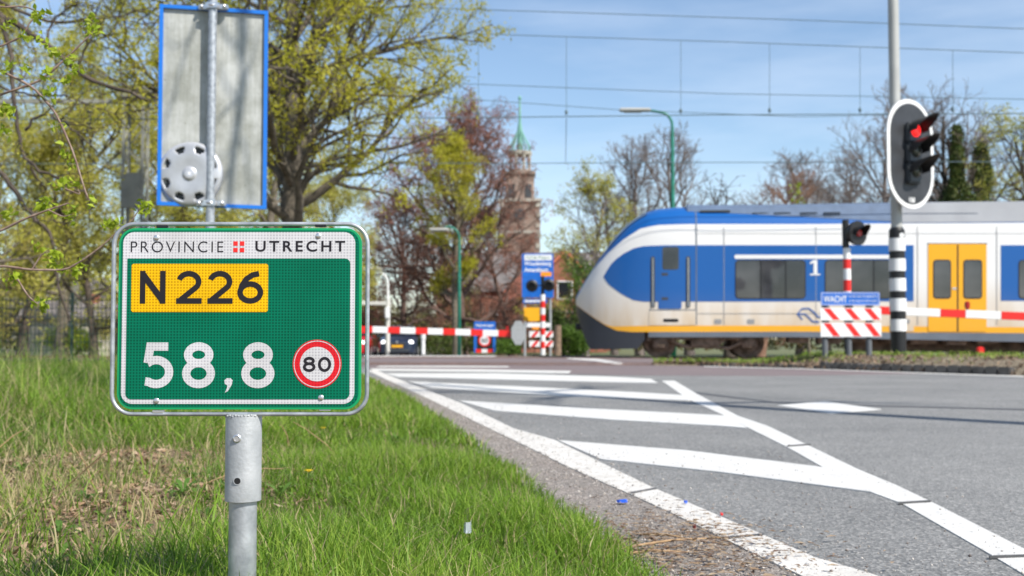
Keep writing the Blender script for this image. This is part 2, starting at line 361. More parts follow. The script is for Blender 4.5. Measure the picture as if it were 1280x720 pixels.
sheet('give_way_line', [G(706,447.6), G(748,449), G(782,454.5), G(772,456.3), G(744,451.5), G(712,449)], .008, M['paint'], 0)
sheet('kerb_side_line', [G(880,457.9), G(1000,460.6), G(1100,464), G(1280,470.2), G(1280,471.8), G(1100,465.4), G(1000,461.8), G(880,458.8)], .008, M['paint_worn'], 0)
sheet('stop_line', [G(455,444.9), G(620,444.9), G(620,446.3), G(455,446.5)], .010, M['paint'], 0)
# thin dark line across the lane and short cuts in the paint
dark_line = mat('dark_line_grey', (.07,.07,.07), .7)
sheet('dark_cross_line', [G(862,489.2), G(975,503.2), G(1100,506.6), G(1290,511.4), G(1290,513.4), G(1100,508.4), G(975,504.8), G(860,491.0)], .0015, dark_line, 0)
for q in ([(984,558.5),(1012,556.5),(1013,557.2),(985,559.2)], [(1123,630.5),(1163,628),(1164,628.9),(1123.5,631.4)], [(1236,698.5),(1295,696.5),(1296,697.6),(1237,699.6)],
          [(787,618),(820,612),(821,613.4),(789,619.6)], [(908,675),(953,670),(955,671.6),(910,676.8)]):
    sheet('paint_joint', [G(*p) for p in q], .0085, dark_line, .002)
# verge (raised, grassy) on the left
ys = np.concatenate([np.linspace(-6, 8, 50), np.linspace(8.4, 21.4, 40)]); us = np.concatenate([np.linspace(0, 1.5, 14), np.linspace(1.8, 8, 18), np.linspace(9, 60, 14)])
def verge_z(u, x, y):
    z = .012 + .085*(1 - np.exp(-np.maximum(u, 0)/.9)) + .018*np.sin(x*2.3+y*1.1)*np.minimum(1, np.maximum(u,0)/.6) + .012*np.sin(x*5.1-y*3.7)*np.minimum(1, np.maximum(u,0)/.6)
    z = z + .03*np.clip((u-1.5)/5, 0, 1)
    return z - (z + .06)*np.clip((y-12.5)/5, 0, 1)*np.clip((u-.6)/1.2, 0, 1)
V = []
for y in ys:
    for u in us:
        x = edge_x(y) - u + (.05*math.sin(y*3.1) + .03*math.sin(y*8.3))*(u < .1); V.append((x, y, float(verge_z(u, x, y)) if u > 0 else -.01))
nu = len(us); Fv = [(i*nu+j, i*nu+j+1, (i+1)*nu+j+1, (i+1)*nu+j) for i in range(len(ys)-1) for j in range(nu-1)]
verge = structure('grass_verge', V, Fv, M['soil'])
for p in verge.data.polygons: p.use_smooth = True
# verge island on the right, along the tracks
islV = []; nj = 11
KX = [p for p in kerb[:5]]
ki = []
for i in range(len(KX)-1):
    for t in np.linspace(0, 1, 12, endpoint=False): ki.append(KX[i].lerp(KX[i+1], t))
ki += [KX[-1].lerp(kerb[5], t) for t in np.linspace(0, 1, 8)]
TA = math.tan(R(5))
for p in ki:
    back = Vector((p.x + (23.8 - p.y)*.55 + .2, 23.8 - (p.x)*TA*.9, 0))
    for j in range(nj):
        t = j/(nj-1); q = p.lerp(back, t); z = .005 if j == 0 else (.19*min(1, t*4)*(1 + .25*math.sin(q.x*3)*math.sin(q.y*4)) + .02)*min(1, max(.12, (q.x-4.6)/1.6))
        if j == nj-1: z = .0
        islV.append((q.x, q.y, z))
M['rubble'] = speckle_mat('rubble_soil', (.12,.10,.06), [(.05,.04,.03),(.2,.15,.1),(.32,.27,.2)], patch=(.2,.16,.1), pscale=3, sscale=30, spot_w=.5, bump=1)
isl = structure('railway_verge', islV, [(i*nj+j, i*nj+j+1, (i+1)*nj+j+1, (i+1)*nj+j) for i in range(len(ki)-1) for j in range(nj-1)], M['rubble'])
# kerb stones
kb = MB(); 
for i in range(44):
    t = i/44*(len(ki)-9); p = ki[int(t)].lerp(ki[int(t)+1], t % 1)
kpts = [ki[i] for i in range(0, len(ki)-8)]
L = 0; last = kpts[0]; stones = []
for i in range(len(kpts)-1):
    a, b2 = kpts[i], kpts[i+1]; d = (b2-a); n = max(1, int(d.length/.8)); 
    for k in range(n):
        c = a + d*((k+.5)/n); h = .07 + .06*(c.x > 5.6) + random.uniform(-.012,.012); kb.box((c.x+.06, c.y+.04, h/2-.01), (d.length/n-.02, .12, h+.02), math.atan2(d.y, d.x), bev=.012)
ks = kb.build('kerb', M['dark_concrete']); ks['kind'] = 'structure'
# track bed
def trk(x, off): # point on line parallel to the track; off = distance at x=0
    return (x, off - x*TA)
sheet('ballast_bed', [trk(-90,15), trk(-7.2,15), trk(-7,37.5), trk(-90,37.5)], -.024, M['ballast'])
sheet('ballast_bed', [trk(4.2,23.2), trk(90,23.2), trk(90,37.5), trk(4.2,37.5)], -.02, M['ballast'])
sheet('crossing_deck', [trk(-7,23.4), trk(4.2,23.4), trk(4.2,36.2), trk(-7,36.2)], .006, M['red_asphalt'])
def track(off, label):
    t = thing('railway_track', (0, off, 0), label, 'railway track', rz=-R(5))
    for s in (-.75, .75):
        r = MB(); r.box((0, s, -.01), (160, .05, .05)); r.box((0, s, .005), (160, .075, .03)); r.build('rail', M['rust'], t)
    sp = MB()
    for k in range(-110, 110):
        x = k*.65
        if -7.5 < x < 4.5: continue
        sp.box((x, 0, -.03), (.26, 2.5, .05))
    o = sp.build('sleepers', M['dark_concrete'], t); o['kind'] = 'stuff'
track(25.0, 'nearer railway track with rusty rails crossing the road before the train')
track(33.9, 'farther railway track with the train standing on it')

# ------------------------------------------------------------------ text
def text_mesh(body, size_h, bold=0.0, space=1.0, width=None, depth=.0004, align='LEFT'):
    cu = bpy.data.curves.new('t', 'FONT'); cu.body = body; cu.size = 1; cu.space_character = space; cu.offset = bold; cu.align_x = 'LEFT'
    ob = bpy.data.objects.new('t', cu); COL.objects.link(ob); bpy.context.view_layer.update()
    me = bpy.data.meshes.new_from_object(ob.evaluated_get(bpy.context.evaluated_depsgraph_get()))
    co = np.array([v.co[:] for v in me.vertices]); fs = [tuple(p.vertices) for p in me.polygons]
    bpy.data.objects.remove(ob); bpy.data.curves.remove(cu); bpy.data.meshes.remove(me)
    x0, y0 = co[:,0].min(), co[:,1].min(); w = co[:,0].max()-x0; h = co[:,1].max()-y0
    sy = size_h/h; sx = (width/w) if width else sy
    return [((x-x0)*sx, (y-y0)*sy) for x, y, _ in co], fs, w*sx
def text(body, x, z, y, h, m, parent, name='lettering', width=None, bold=0, space=1.0, mir=False):
    pts, fs, w = text_mesh(body, h, bold, space, width)
    mb = MB(); mb.add([(x + (w-px if mir else px), y, z + pz) for px, pz in pts], fs)
    me = bpy.data.meshes.new(name); me.from_pydata(mb.v, [], mb.f); me.materials.append(m)
    o = bpy.data.objects.new(name, me); COL.objects.link(o); o.parent = parent; return o
def arc(cx, cz, rx, rz, a0, a1, n=18): return [(cx + rx*math.cos(R(a0+(a1-a0)*k/n)), cz + rz*math.sin(R(a0+(a1-a0)*k/n))) for k in range(n+1)]
def ribbon(mb, pts, t, y, closed=False):
    p = [Vector((a, b)) for a, b in pts]; N = len(p); vs = []
    if closed and (p[0]-p[-1]).length < 1e-6: p = p[:-1]; N -= 1
    for i in range(N):
        a = p[i-1] if (i > 0 or closed) else None; c = p[(i+1) % N] if (i < N-1 or closed) else None
        d1 = (p[i]-a).normalized() if a is not None else None; d2 = (c-p[i]).normalized() if c is not None else None
        if d1 is None: d1 = d2
        if d2 is None: d2 = d1
        n1 = Vector((-d1.y, d1.x)); n2 = Vector((-d2.y, d2.x)); m = (n1+n2)
        m = m.normalized() if m.length > .1 else n1; k = min(1/max(.3, m.dot(n1)), 2.2)
        vs += [(p[i].x+m.x*k*t/2, y, p[i].y+m.y*k*t/2), (p[i].x-m.x*k*t/2, y, p[i].y-m.y*k*t/2)]
    fs = [(2*i, 2*i+1, 2*((i+1)%N)+1, 2*((i+1)%N)) for i in range(N if closed else N-1)]
    mb.add(vs, fs)
def glyph(mb, ch, x, z, w, h, t, y):
    """stroke-built digits, outline box (w x h), stroke t"""
    i = t/2; W = w-t; H = h-t; X = x+i; Z = z+i; e = .00012
    S = lambda pts: [(X+a*W, Z+b*H) for a, b in pts]
    if ch == 'N': 
        ribbon(mb, [(X, z), (X, z+h)], t, y); ribbon(mb, [(X+W, z), (X+W, z+h)], t, y-e)
        ribbon(mb, [(X-.0*t, z+h-t*.55), (X+W, z+t*.55)], t*1.1, y-2*e)
    elif ch == '2':
        top = arc(.5, .70, .48, .30, 165, -42); ribbon(mb, S(top + [(.04, .0)]), t, y); ribbon(mb, [(x+t*.1, Z), (x+w, Z)], t, y-e)
    elif ch == '6':
        ribbon(mb, [(X+W/2+W/2*math.cos(a), Z+H*.31+H*.31*math.sin(a)) for a in np.linspace(0, 2*math.pi, 30)], t, y, True)
        ribbon(mb, S([(.92, 1.0), (.6, .95), (.3, .8), (.1, .58), (.0, .33)]), t, y-e)
    elif ch == '5':
        ribbon(mb, S([(.95, 1.0), (.2, 1.0), (.1, .56)]), t, y); 
        ribbon(mb, S([(.1, .56)] + arc(.46, .32, .54, .32, 131, -125)[0:] + [(.0, .07)]), t, y-e)
    elif ch == '8':
        ribbon(mb, [(X+W/2+W/2*math.cos(a), Z+H*.28+H*.28*math.sin(a)) for a in np.linspace(0, 2*math.pi, 34)], t, y, True)
        ribbon(mb, [(X+W/2+W*.43*math.cos(a), Z+H*.78+H*.225*math.sin(a)) for a in np.linspace(0, 2*math.pi, 34)], t, y-e, True)
    elif ch == '0':
        ribbon(mb, [(X+W/2+W/2*math.cos(a), Z+H/2+H/2*math.sin(a)) for a in np.linspace(0, 2*math.pi, 34)], t, y, True)
    elif ch == ',':
        mb.add([(x+a*w, y, z+b*h) for a, b in [(.1,.0),(.45,.1),(.9,.55),(1,.85),(.75,1),(.3,1),(.05,.85),(.1,.6),(.4,.5),(.35,.3)]], [(0,1,9),(1,2,8,9),(2,3,4,8),(4,5,6,7,8)])
def sheet_obj(mb, name, m, parent):
    me = bpy.data.meshes.new(name); me.from_pydata(mb.v, [], mb.f); me.materials.append(m)
    o = bpy.data.objects.new(name, me); COL.objects.link(o); o.parent = parent; return o

# ------------------------------------------------------------------ kilometre sign
def km_sign():
    D = 1.85; o = P(302, 519, D); S = D/F/math.cos(PITCH)*1.002
    t = thing('kilometre_sign', (o.x, o.y, 0), 'green kilometre sign reading N226 58,8 on a short galvanised post in the grass', 'road sign')
    X = lambda px: (px-302)*S
    Z = lambda py: o.z + (519-py)*S
    c1 = lambda cx: 120 + cx/2.572
    c2 = lambda cy: 260 + cy/2.572
    XX = lambda cx: X(c1(cx)); ZZ = lambda cy: Z(c2(cy)); K = S/2.572
    green = retro_mat('green_sheeting', (.0,.165,.088), (.0,.055,.03), .8); whiter = retro_mat('white_sheeting', (.66,.65,.66), (.32,.30,.34), .55)
    yel = retro_mat('yellow_sheeting', (.86,.50,.005), (.48,.22,.0), .8); redr = retro_mat('red_sheeting', (.72,.02,.03), (.42,.01,.02), .6)
    inkp = mat('print_ink', (.022,.02,.024), .5, spec=.12)
    brightg = mat('green_enamel', (.0,.30,.10), .35)
    # tube frame
    fr = MB(); pts = rrect(XX(50), ZZ(663), XX(867), ZZ(53), 26*S, 8)
    fr.tube([(a, .004, b) for a, b in pts], .0035, 12, close=True); fr.build('frame', M['galv'], t, smooth=True)
    pl = MB(); pl.prism(rrect(XX(69), ZZ(648), XX(849), ZZ(67), 20*S, 8), -.001, .004); pan = pl.build('panel', brightg, t, bevel=.0008)
    # rolled flange lip round the panel
    g = MB(); g.prism(rrect(XX(76), ZZ(640), XX(841), ZZ(74), 17*S, 8), -.0016, -.001); sh_ = g.build('green_face', green, pan)
    w = MB(); w.prism(rrect(XX(83), ZZ(630), XX(828), ZZ(80), 14*S, 8), -.0022, -.0016); w.build('white_border', whiter, pan)
    g2 = MB(); g2.prism(rrect(XX(98), ZZ(615), XX(813), ZZ(165), 7*S, 6)[:14] + [(XX(98), ZZ(165)), ] + rrect(XX(98), ZZ(615), XX(813), ZZ(165), 7*S, 6)[21:], -.0028, -.0022)
    g2.build('green_field', green, pan)
    y = MB(); y.prism(rrect(XX(112), ZZ(337), XX(550), ZZ(182), 3*S, 4), -.0034, -.0028); y.build('yellow_plate', yel, pan)
    n = MB()
    for ch, x0, x1 in (('N',140,222), ('2',255,338), ('2',355,437), ('6',452,535)): glyph(n, ch, XX(x0), ZZ(310), (x1-x0)*K, 105*K, 17.5*K, -.0038)
    sheet_obj(n, 'road_number', inkp, pan)
    n = MB()
    for ch, x0, x1 in (('5',147,250), ('8',278,383), ('8',467,573)): glyph(n, ch, XX(x0), ZZ(580), (x1-x0)*K, 146*K, 26.5*K, -.0031)
    glyph(n, ',', XX(412), ZZ(594), 28*K, 46*K, 0, -.0031)
    sheet_obj(n, 'distance_number', whiter, pan)
    cx, cz = XX(709), ZZ(503)
    c = MB(); c.prism(circ(cx, cz, 78*K, 64), -.0034, -.0028); rd = c.build('speed_roundel', redr, pan)
    c = MB(); ring(c, cx, cz, 72*K, 74.5*K, -.0037, -.0034, 64); c.prism(circ(cx, cz, 55*K, 64), -.0037, -.0034); c.build('roundel_white', whiter, pan)
    n = MB(); glyph(n, '8', XX(664), ZZ(528), 40*K, 48*K, 9*K, -.0040); glyph(n, '0', XX(712), ZZ(528), 42*K, 48*K, 9*K, -.0040); sheet_obj(n, 'speed_number', inkp, pan)
    text('PROVINCIE', XX(108), ZZ(145), -.0026, 35*K, inkp, pan, 'province_lettering', width=297*K, bold=-.008, space=1.25)
    text('UTRECHT', XX(508), ZZ(143), -.0026, 35*K, inkp, pan, 'city_lettering', width=288*K, bold=.018, space=1.35)
    q = MB()
    for ax in (437, 458):
        for az in (124, 145): q.prism([(XX(ax), ZZ(az)), (XX(ax+14), ZZ(az)), (XX(ax+14), ZZ(az-14)), (XX(ax), ZZ(az-14))], -.0026, -.0022)
    q.build('red_emblem', M['red'], pan)
    for sx, sz in ((190,98), (710,92), (197,620), (722,610)):
        s = MB(); s.lathe((XX(sx), -.002, ZZ(sz)), [(9*K, 0), (9*K, .0012), (7*K, .0022), (3*K, .0026)], 'Y', 20); s.build('screw', M['chrome'], pan, auto=40)
    for sx, sz in ((200,655), (733,648), (205,62), (715,58)):
        s = MB(); s.box((XX(sx), .004, ZZ(sz)), (36*K, .008, 9*K), bev=.0008); s.build('clip', M['chrome'] if sz > 300 else M['black'], pan)
    # collar and post
    rC = 22.3*S; yc = .004 + rC*.2
    cl = MB(); cl.lathe((0, rC*.55, Z(626)), [(rC*.93, 0), (rC, .0008), (rC, (626-521)*S), (rC*.97, (626-518)*S)], 'Z', 48)
    col = cl.build('collar', M['galv_dull'], t, auto=40)
    w_ = MB(); 
    for k in range(12):
        w_.lathe((-rC + 2*rC*(k+.5)/12, rC*.55 - math.sqrt(max(0, 1-((k-5.5)/6)**2))*rC*.93, Z(519+random.random()*1.5)), [(.001, -.002), (.0028, 0), (.002, .0018)], 'Z', 8)
    w_.build('weld', M['galv_dull'], col, smooth=True)
    b = MB(); yb = rC*.55 - rC
    b.lathe((X(299), yb+.001, Z(547)), [(.0068, 0), (.0068, .0015), (.0055, .003), (.0045, .0032), (.0042, .002)], 'Y', 24); b.build('bolt', M['chrome'], col, auto=40)
    b = MB(); ring(b, X(300), Z(599), .0052, .0063, yb-.0008, yb+.003, 28); b.build('hole_rim', M['galv_dull'], col)
    b = MB(); b.lathe((X(300), yb+.002, Z(599)), [(.0052, 0), (.0052, .0024)], 'Y', 24); b.build('bolt_hole', M['black'], col)
    rP = 17.2*S; ps = MB(); ps.lathe((0, rC*.55, -.2), [(rP, 0), (rP, .2 + Z(600))], 'Z', 48); ps.build('post', M['galv'], t, auto=40)
km_sign()

# ------------------------------------------------------------------ back of the tall blue sign
def tall_sign():
    D = 6.9; o = P(261, 424, D); S = D/F*1.003; yaw = R(9)
    t = thing('direction_sign', (o.x, D, 0), 'tall blue edged sign seen from behind, its grey back against a galvanised pole', 'road sign', rz=0)
    Z = lambda py: P(261, py, D).z
    X = lambda px: (px-261)*S
    pn = bpy.data.objects.new('panel', None); bpy.data.objects.remove(pn)
    def rot(mb):
        c, s = math.cos(yaw), math.sin(yaw)
        mb.v = [(x*c - y*s, x*s + y*c, z + x*(-.022)) for x, y, z in mb.v]; return mb
    x0, x1, z0, z1 = X(196)-.004, X(327)+.01, Z(258), Z(7)
    a = MB(); a.prism([(x0,z0),(x1,z0),(x1,z1),(x0,z1)], .055, .06); pa = rot(a).build('panel', M['back'], t)
    e = MB(); w = .022
    e.box(((x0+x1)/2, .05, z0+w/2), (x1-x0, .03, w)); e.box(((x0+x1)/2, .05, z1-w/2), (x1-x0, .03, w))
    e.box((x0+w/2, .05, (z0+z1)/2), (w, .029, z1-z0-2*w)); e.box((x1-w/2, .05, (z0+z1)/2), (w, .029, z1-z0-2*w)); rot(e).build('blue_edge', M['blue_edge'], pa)
    p = MB(); p.cyl((0, 0, -.3), (0, 0, Z(-1)), .0262, n=32); p.build('pole', M['galv'], t, auto=40)
    for zc in (Z(8), Z(254)):
        c = MB(); c.box((0, .02, zc), (.18, .035, .03), bev=.003); c.box((0, -.03, zc), (.075, .012, .035), bev=.003); c.tube([(.0295*math.cos(k), .0295*math.sin(k), zc) for k in np.linspace(0, 6.1, 20)], .012, 8)
        for s in (-.07, .07): c.lathe((s, .0, zc), [(.011, 0), (.011, .012), (.006, .016)], 'Y', 12)
        c.build('clamp', M['chrome'], t, auto=40)
tall_sign()
# hub cap wedged behind the pole
def hub_cap():
    D = 6.86; o = P(235, 216, D); r = .2
    t = thing('hub_cap', (o.x, D+.052, o.z), 'silver plastic wheel cover with eight slots wedged behind the pole of the tall sign', 'wheel cover')
    n = 96; prof = [(.0, .030), (.12, .030), (.19, .027), (.21, .020), (.24, .020), (.42, .025), (.60, .027), (.66, .026), (.74, .024), (.84, .021), (.93, .016), (.985, .006), (1.0, -.006)]
    vs = []; fs = []
    for i, (q, h) in enumerate(prof):
        for k in range(n): a = 2*math.pi*k/n; vs.append((q*r*math.cos(a), -h, q*r*math.sin(a)))
    hol = []
    for i in range(len(prof)-1):
        for k in range(n):
            ph = (k % 12)
            if (i == 7 and ph in (4,5,6,7)) or (i == 8 and ph in (3,4,5,6,7,8)): continue
            fs.append((i*n+k, i*n+(k+1)%n, (i+1)*n+(k+1)%n, (i+1)*n+k))
    m = MB(); m.add(vs, fs); o2 = m.build('cover_disc', M['silver'], t, smooth=True)
    md = o2.modifiers.new('solid', 'SOLIDIFY'); md.thickness = .003
    # slot walls
    s = MB()
    for q in range(8):
        a = 2*math.pi*(q*12+6)/n; c = Vector((math.cos(a), 0, math.sin(a))); tt = Vector((-math.sin(a), 0, math.cos(a)))
        for sd in (-1, 1):
            b = c*.76*r + tt*sd*.032; s.add([b + c*.02 + Vector((0,-.021,0)), b - c*.02 + Vector((0,-.021,0)), b - c*.016 - tt*sd*.008 + Vector((0,-.004,0)), b + c*.016 - tt*sd*.008 + Vector((0,-.004,0))], [(0,1,2,3)])
    s.build('slot_rims', M['silver'], t)
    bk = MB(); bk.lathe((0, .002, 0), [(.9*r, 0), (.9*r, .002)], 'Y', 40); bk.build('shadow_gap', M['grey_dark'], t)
hub_cap()

# ------------------------------------------------------------------ train
TD = R(5); TU = Vector((math.cos(TD), -math.sin(TD), 0)); TN = Vector((math.sin(TD), math.cos(TD), 0))
TQ = base(1000, 32.0)
def T(px, py):
    r = ray(px, py); t = (TQ - Vector((0,0,CH))).dot(TN) / Vector((r.x, r.y, 0)).dot(TN)
    p = Vector((0,0,CH)) + r*t; return (p - TQ).dot(TU), p.z
S0 = T(718, 379)[0]
def TS(px, py): s, z = T(px, py); return s - S0, z
def tf(pts, kz=1.0):
    q = sorted(TS(*p) for p in pts); xs = [a for a, _ in q]; zs = [CH + (b-CH)*kz for _, b in q]
    return lambda s: float(np.interp(s, xs, zs))
TLEN = 62.0
W2 = 1.42
zt = tf([(718,371),(724,361),(731,350),(749,323),(770,297),(785,282),(798,273),(810,266.5),(822,263),(847,260.5),(914,261),(1000,260.5),(1280,257)], 1.042)
zrw = tf([(718,373),(727,357),(740,336),(761,314),(780,298),(801,285),(822,281),(860,280),(1000,280),(1280,278.3)])
zwo = tf([(718,379),(737,393),(755,405),(766,408),(790,407.3),(822,407),(1000,407),(1280,409)])
zod = tf([(718,379.5),(737,393.5),(755,405.5),(770,413),(790,415),(1000,414.5),(1280,416.5)])
zbt = tf([(718,385),(723,403),(731,425),(737,437),(798,436),(803,428),(809,421.5),(1000,421.5),(1280,427.5)])
def wid(s): k = min(1, max(0.0, s/3.4)); return W2*(1-(1-k)**2.3)**(1/2.0) if s > 0 else 0.0
def yside(s, z):
    s = max(s, 0.0); w = max(wid(s), .05); top = zt(s); z0 = min(3.45, .80*top)
    if z <= z0: 
        return w*(1 - .03*max(0, (z0-2 - z))**2*0)
    k = min(1, (z-z0)/(top-z0)); return w*max(0, 1-k**2.8)**(1/2.8)
ST = list(np.concatenate([np.linspace(0, .5, 9), np.linspace(.6, 4, 35), np.linspace(4.3, 12, 18), np.linspace(13, TLEN, 25)]))
torg = TQ + TU*S0 + TN*W2
train = thing('train', (torg.x, torg.y, 0), 'white and blue passenger train with yellow doors passing behind the level crossing', 'train', rz=-TD)
def paint_mat(name, c, rough=.3, dirt=.0, dc=(.35,.25,.15), z0=.9, z1=2.0):
    m = mat(name, c, rough, coat=.15)
    n = m.node_tree.nodes; l = m.node_tree.links; b = n['Principled BSDF']
    t = n.new('ShaderNodeTexCoord'); s = n.new('ShaderNodeSeparateXYZ'); l.new(t.outputs['Object'], s.inputs[0])
    mr = n.new('ShaderNodeMapRange'); mr.inputs[1].default_value = z0; mr.inputs[2].default_value = z1; mr.inputs[3].default_value = 1; mr.inputs[4].default_value = 0; l.new(s.outputs[2], mr.inputs[0])
    mp = n.new('ShaderNodeMapping'); mp.inputs['Scale'].default_value = (1.3, .5, .35); l.new(t.outputs['Object'], mp.inputs[0])
    nz = n.new('ShaderNodeTexNoise'); nz.inputs['Scale'].default_value = 1.6; nz.inputs['Detail'].default_value = 8; l.new(mp.outputs[0], nz.inputs[0])
    mu = n.new('ShaderNodeMath'); mu.operation = 'MULTIPLY'; l.new(mr.outputs[0], mu.inputs[0]); l.new(nz.outputs[0], mu.inputs[1])
    m2 = n.new('ShaderNodeMath'); m2.operation = 'MULTIPLY'; m2.inputs[1].default_value = dirt*2; l.new(mu.outputs[0], m2.inputs[0]); m2.use_clamp = True
    mx = n.new('ShaderNodeMixRGB'); mx.inputs[1].default_value = (*c, 1); mx.inputs[2].default_value = (*dc, 1); l.new(m2.outputs[0], mx.inputs[0]); l.new(mx.outputs[0], b.inputs['Base Color'])
    return m
t_white = paint_mat('train_white', (.78,.77,.75), .3, .75, (.56,.42,.26), .9, 2.3); t_blue = paint_mat('train_blue', (.005,.10,.36), .35, .12); t_yel = paint_mat('train_yellow', (.86,.40,.005), .35, .1)
t_grey = mat('train_grey', (.13,.15,.18), .45, var=.15, vscale=1); t_roof = mat('train_roof_grey', (.30,.31,.33), .6, var=.12, vscale=.8); t_nose = mat('train_nose_grey', (.028,.031,.04), .38, var=.2, vscale=.8)
glass = mat('tinted_glass', (.018,.02,.024), .05, spec=.8, col2=(.085,.085,.09), vscale=.9, detail=2)
def body_strip(lo, hi, rows, name, m, s0=0, s1=TLEN, ang=False, thick=None):
    st = [s for s in ST if s0 <= s <= s1]
    mb = MB()
    for side in (-1, 1):
        vs = []
        for s in st:
            a, b = lo(s), hi(s)
            for k in range(rows+1):
                t = k/rows; t = math.sin(t*math.pi/2) if ang else t
                z = a + (b-a)*t; vs.append((s, side*yside(s, z), z))
        R1 = rows+1; fs = [(i*R1+j, (i+1)*R1+j, (i+1)*R1+j+1, i*R1+j+1) for i in range(len(st)-1) for j in range(rows)]
        mb.add(vs, fs)
        mb.f += [] 
    # end caps
    for s in (st[0], st[-1]):
        vs = []
        for k in range(rows+1):
            t = k/rows; t = math.sin(t*math.pi/2) if ang else t
            z = lo(s) + (hi(s)-lo(s))*t; y = yside(s, z); vs += [(s, -y, z), (s, y, z)]
        mb.add(vs, [(2*k, 2*k+1, 2*k+3, 2*k+2) for k in range(rows)])
    return mb.build(name, m, train, auto=50)
body_strip(zrw, zt, 9, 'roof', t_blue, 0, TLEN, ang=True)
body_strip(zwo, zrw, 8, 'body_side', t_white)
body_strip(zod, zwo, 2, 'orange_band', t_yel)
body_strip(zbt, zod, 5, 'skirt', [t_nose], 0, TS(808,420)[0])
body_strip(zbt, zod, 2, 'sole_bar', t_grey, TS(808,420)[0], TLEN)
def plate(poly, off, name, m, parent=train, flat=True, dup=False):
    """a painted or fitted panel following the curved side; poly in photo pixels on the side plane"""
    pts = [TS(*p) for p in poly]
    bm = bmesh.new(); bv = [bm.verts.new((a, 0, b)) for a, b in pts]; bm.faces.new(bv)
    s_lo, s_hi = min(a for a, _ in pts), max(a for a, _ in pts); z_lo, z_hi = min(b for _, b in pts), max(b for _, b in pts)
    if s_lo < 4:
        for s in ST:
            if s_lo < s < min(s_hi, 4.2): bmesh.ops.bisect_plane(bm, geom=bm.verts[:]+bm.edges[:]+bm.faces[:], plane_co=(s,0,0), plane_no=(1,0,0))
    for z in np.arange(.6, 4.4, .12):
        if z_lo < z < z_hi and (z > 3.1): bmesh.ops.bisect_plane(bm, geom=bm.verts[:]+bm.edges[:]+bm.faces[:], plane_co=(0,0,z), plane_no=(0,0,1))
    bmesh.ops.triangulate(bm, faces=bm.faces[:])
    for v in bm.verts: v.co.y = -yside(v.co.x, v.co.z) - off
    for f in bm.faces:
        if f.normal.y > 0: f.normal_flip()
    r = bmesh.ops.extrude_face_region(bm, geom=bm.faces[:])
    me = bpy.data.meshes.new(name)
    for v in [g for g in r['geom'] if isinstance(g, bmesh.types.BMVert)]: v.co.y -= .003
    bmesh.ops.recalc_face_normals(bm, faces=bm.faces[:])
    bm.to_mesh(me); bm.free(); me.materials.append(m)
    o = bpy.data.objects.new(name, me); COL.objects.link(o); o.parent = parent; return o
def rect(x0, y0, x1, y1, r=0):
    if not r: return [(x0,y1),(x1,y1),(x1,y0),(x0,y0)]
    return [(a, b) for a, b in rrect(x0, y0, x1, y1, r, 3)]
plate([(754,345),(758,338),(764,329),(770,323),(780,316),(792,310),(803,307.5),(813,307),(830,306.5),(1142,306.5),(1142,376.5),(900,377),(804,377),(792,375),(784,371),(776,366.5),(766,359),(760,354)], .004, 'blue_field', t_blue)
plate(rect(1251,306.5,1420,376), .004, 'blue_field', t_blue)
plate(rect(918,318.5,1112,323.5,2), .010, 'white_stripe', t_white)
# carriage joint lines
for px in (870.5,): plate(rect(px-.7,262,px+.7,406), .008, 'body_joint', t_grey)
seam = mat('seam_grey', (.28,.28,.28), .6)
for px in (905, 1020, 1147, 1246): plate(rect(px-.35,283,px+.35,406), .0085 if px != 1020 else .0045, 'body_joint', seam)
plate(rect(872,391.6,1146,392.2), .0065, 'panel_seam', seam); plate(rect(872,291.5,1420,291.9), .0065, 'panel_seam', seam)
for px in (893, 934, 1128): plate(rect(px,399,px+9,404.5,1), .0075, 'access_hatch', seam)
# cab door
cd = plate(rect(823,307,852,386,2), .009, 'cab_door', t_blue)
plate(rect(828,308.5,848.5,337,3), .014, 'window', glass, cd)
plate(rect(827,341,835,344.5), .014, 'door_handle', M['grey_dark'], cd)
plate(rect(827,371.5,835,375), .014, 'door_handle', M['grey_dark'], cd)
for px in (816.2, 860.2): plate(rect(px-2.6,320.5,px+2.6,384.5,2), .010, 'handrail_recess', M['grey_dark']); plate(rect(px-.8,322,px+.8,383), .045, 'handrail', M['galv'])
pn_ = plate(rect(811.5,388,870,406.5), .007, 'step_panel', t_white); plate(rect(829,398.5,848,402.5,1.5), .012, 'step_slot', M['black'], pn_)
plate(rect(811.5,387,870,388), .011, 'panel_gap', t_grey)
def window(x0, x1, y0=326, y1=372.5, mull=()):
    w = plate(rect(x0-1.2,y0-1.2,x1+1.2,y1+1.2,5), .010, 'window_frame', M['black']); plate(rect(x0,y0,x1,y1,4), .015, 'pane', glass, w)
    for m_ in mull: plate(rect(m_-.9,y0,m_+.9,y1), .020, 'mullion', M['black'], w)
window(920,1006,mull=(951,982)); window(1032,1113,mull=(1062,1092)); window(1274,1360,mull=(1310,))
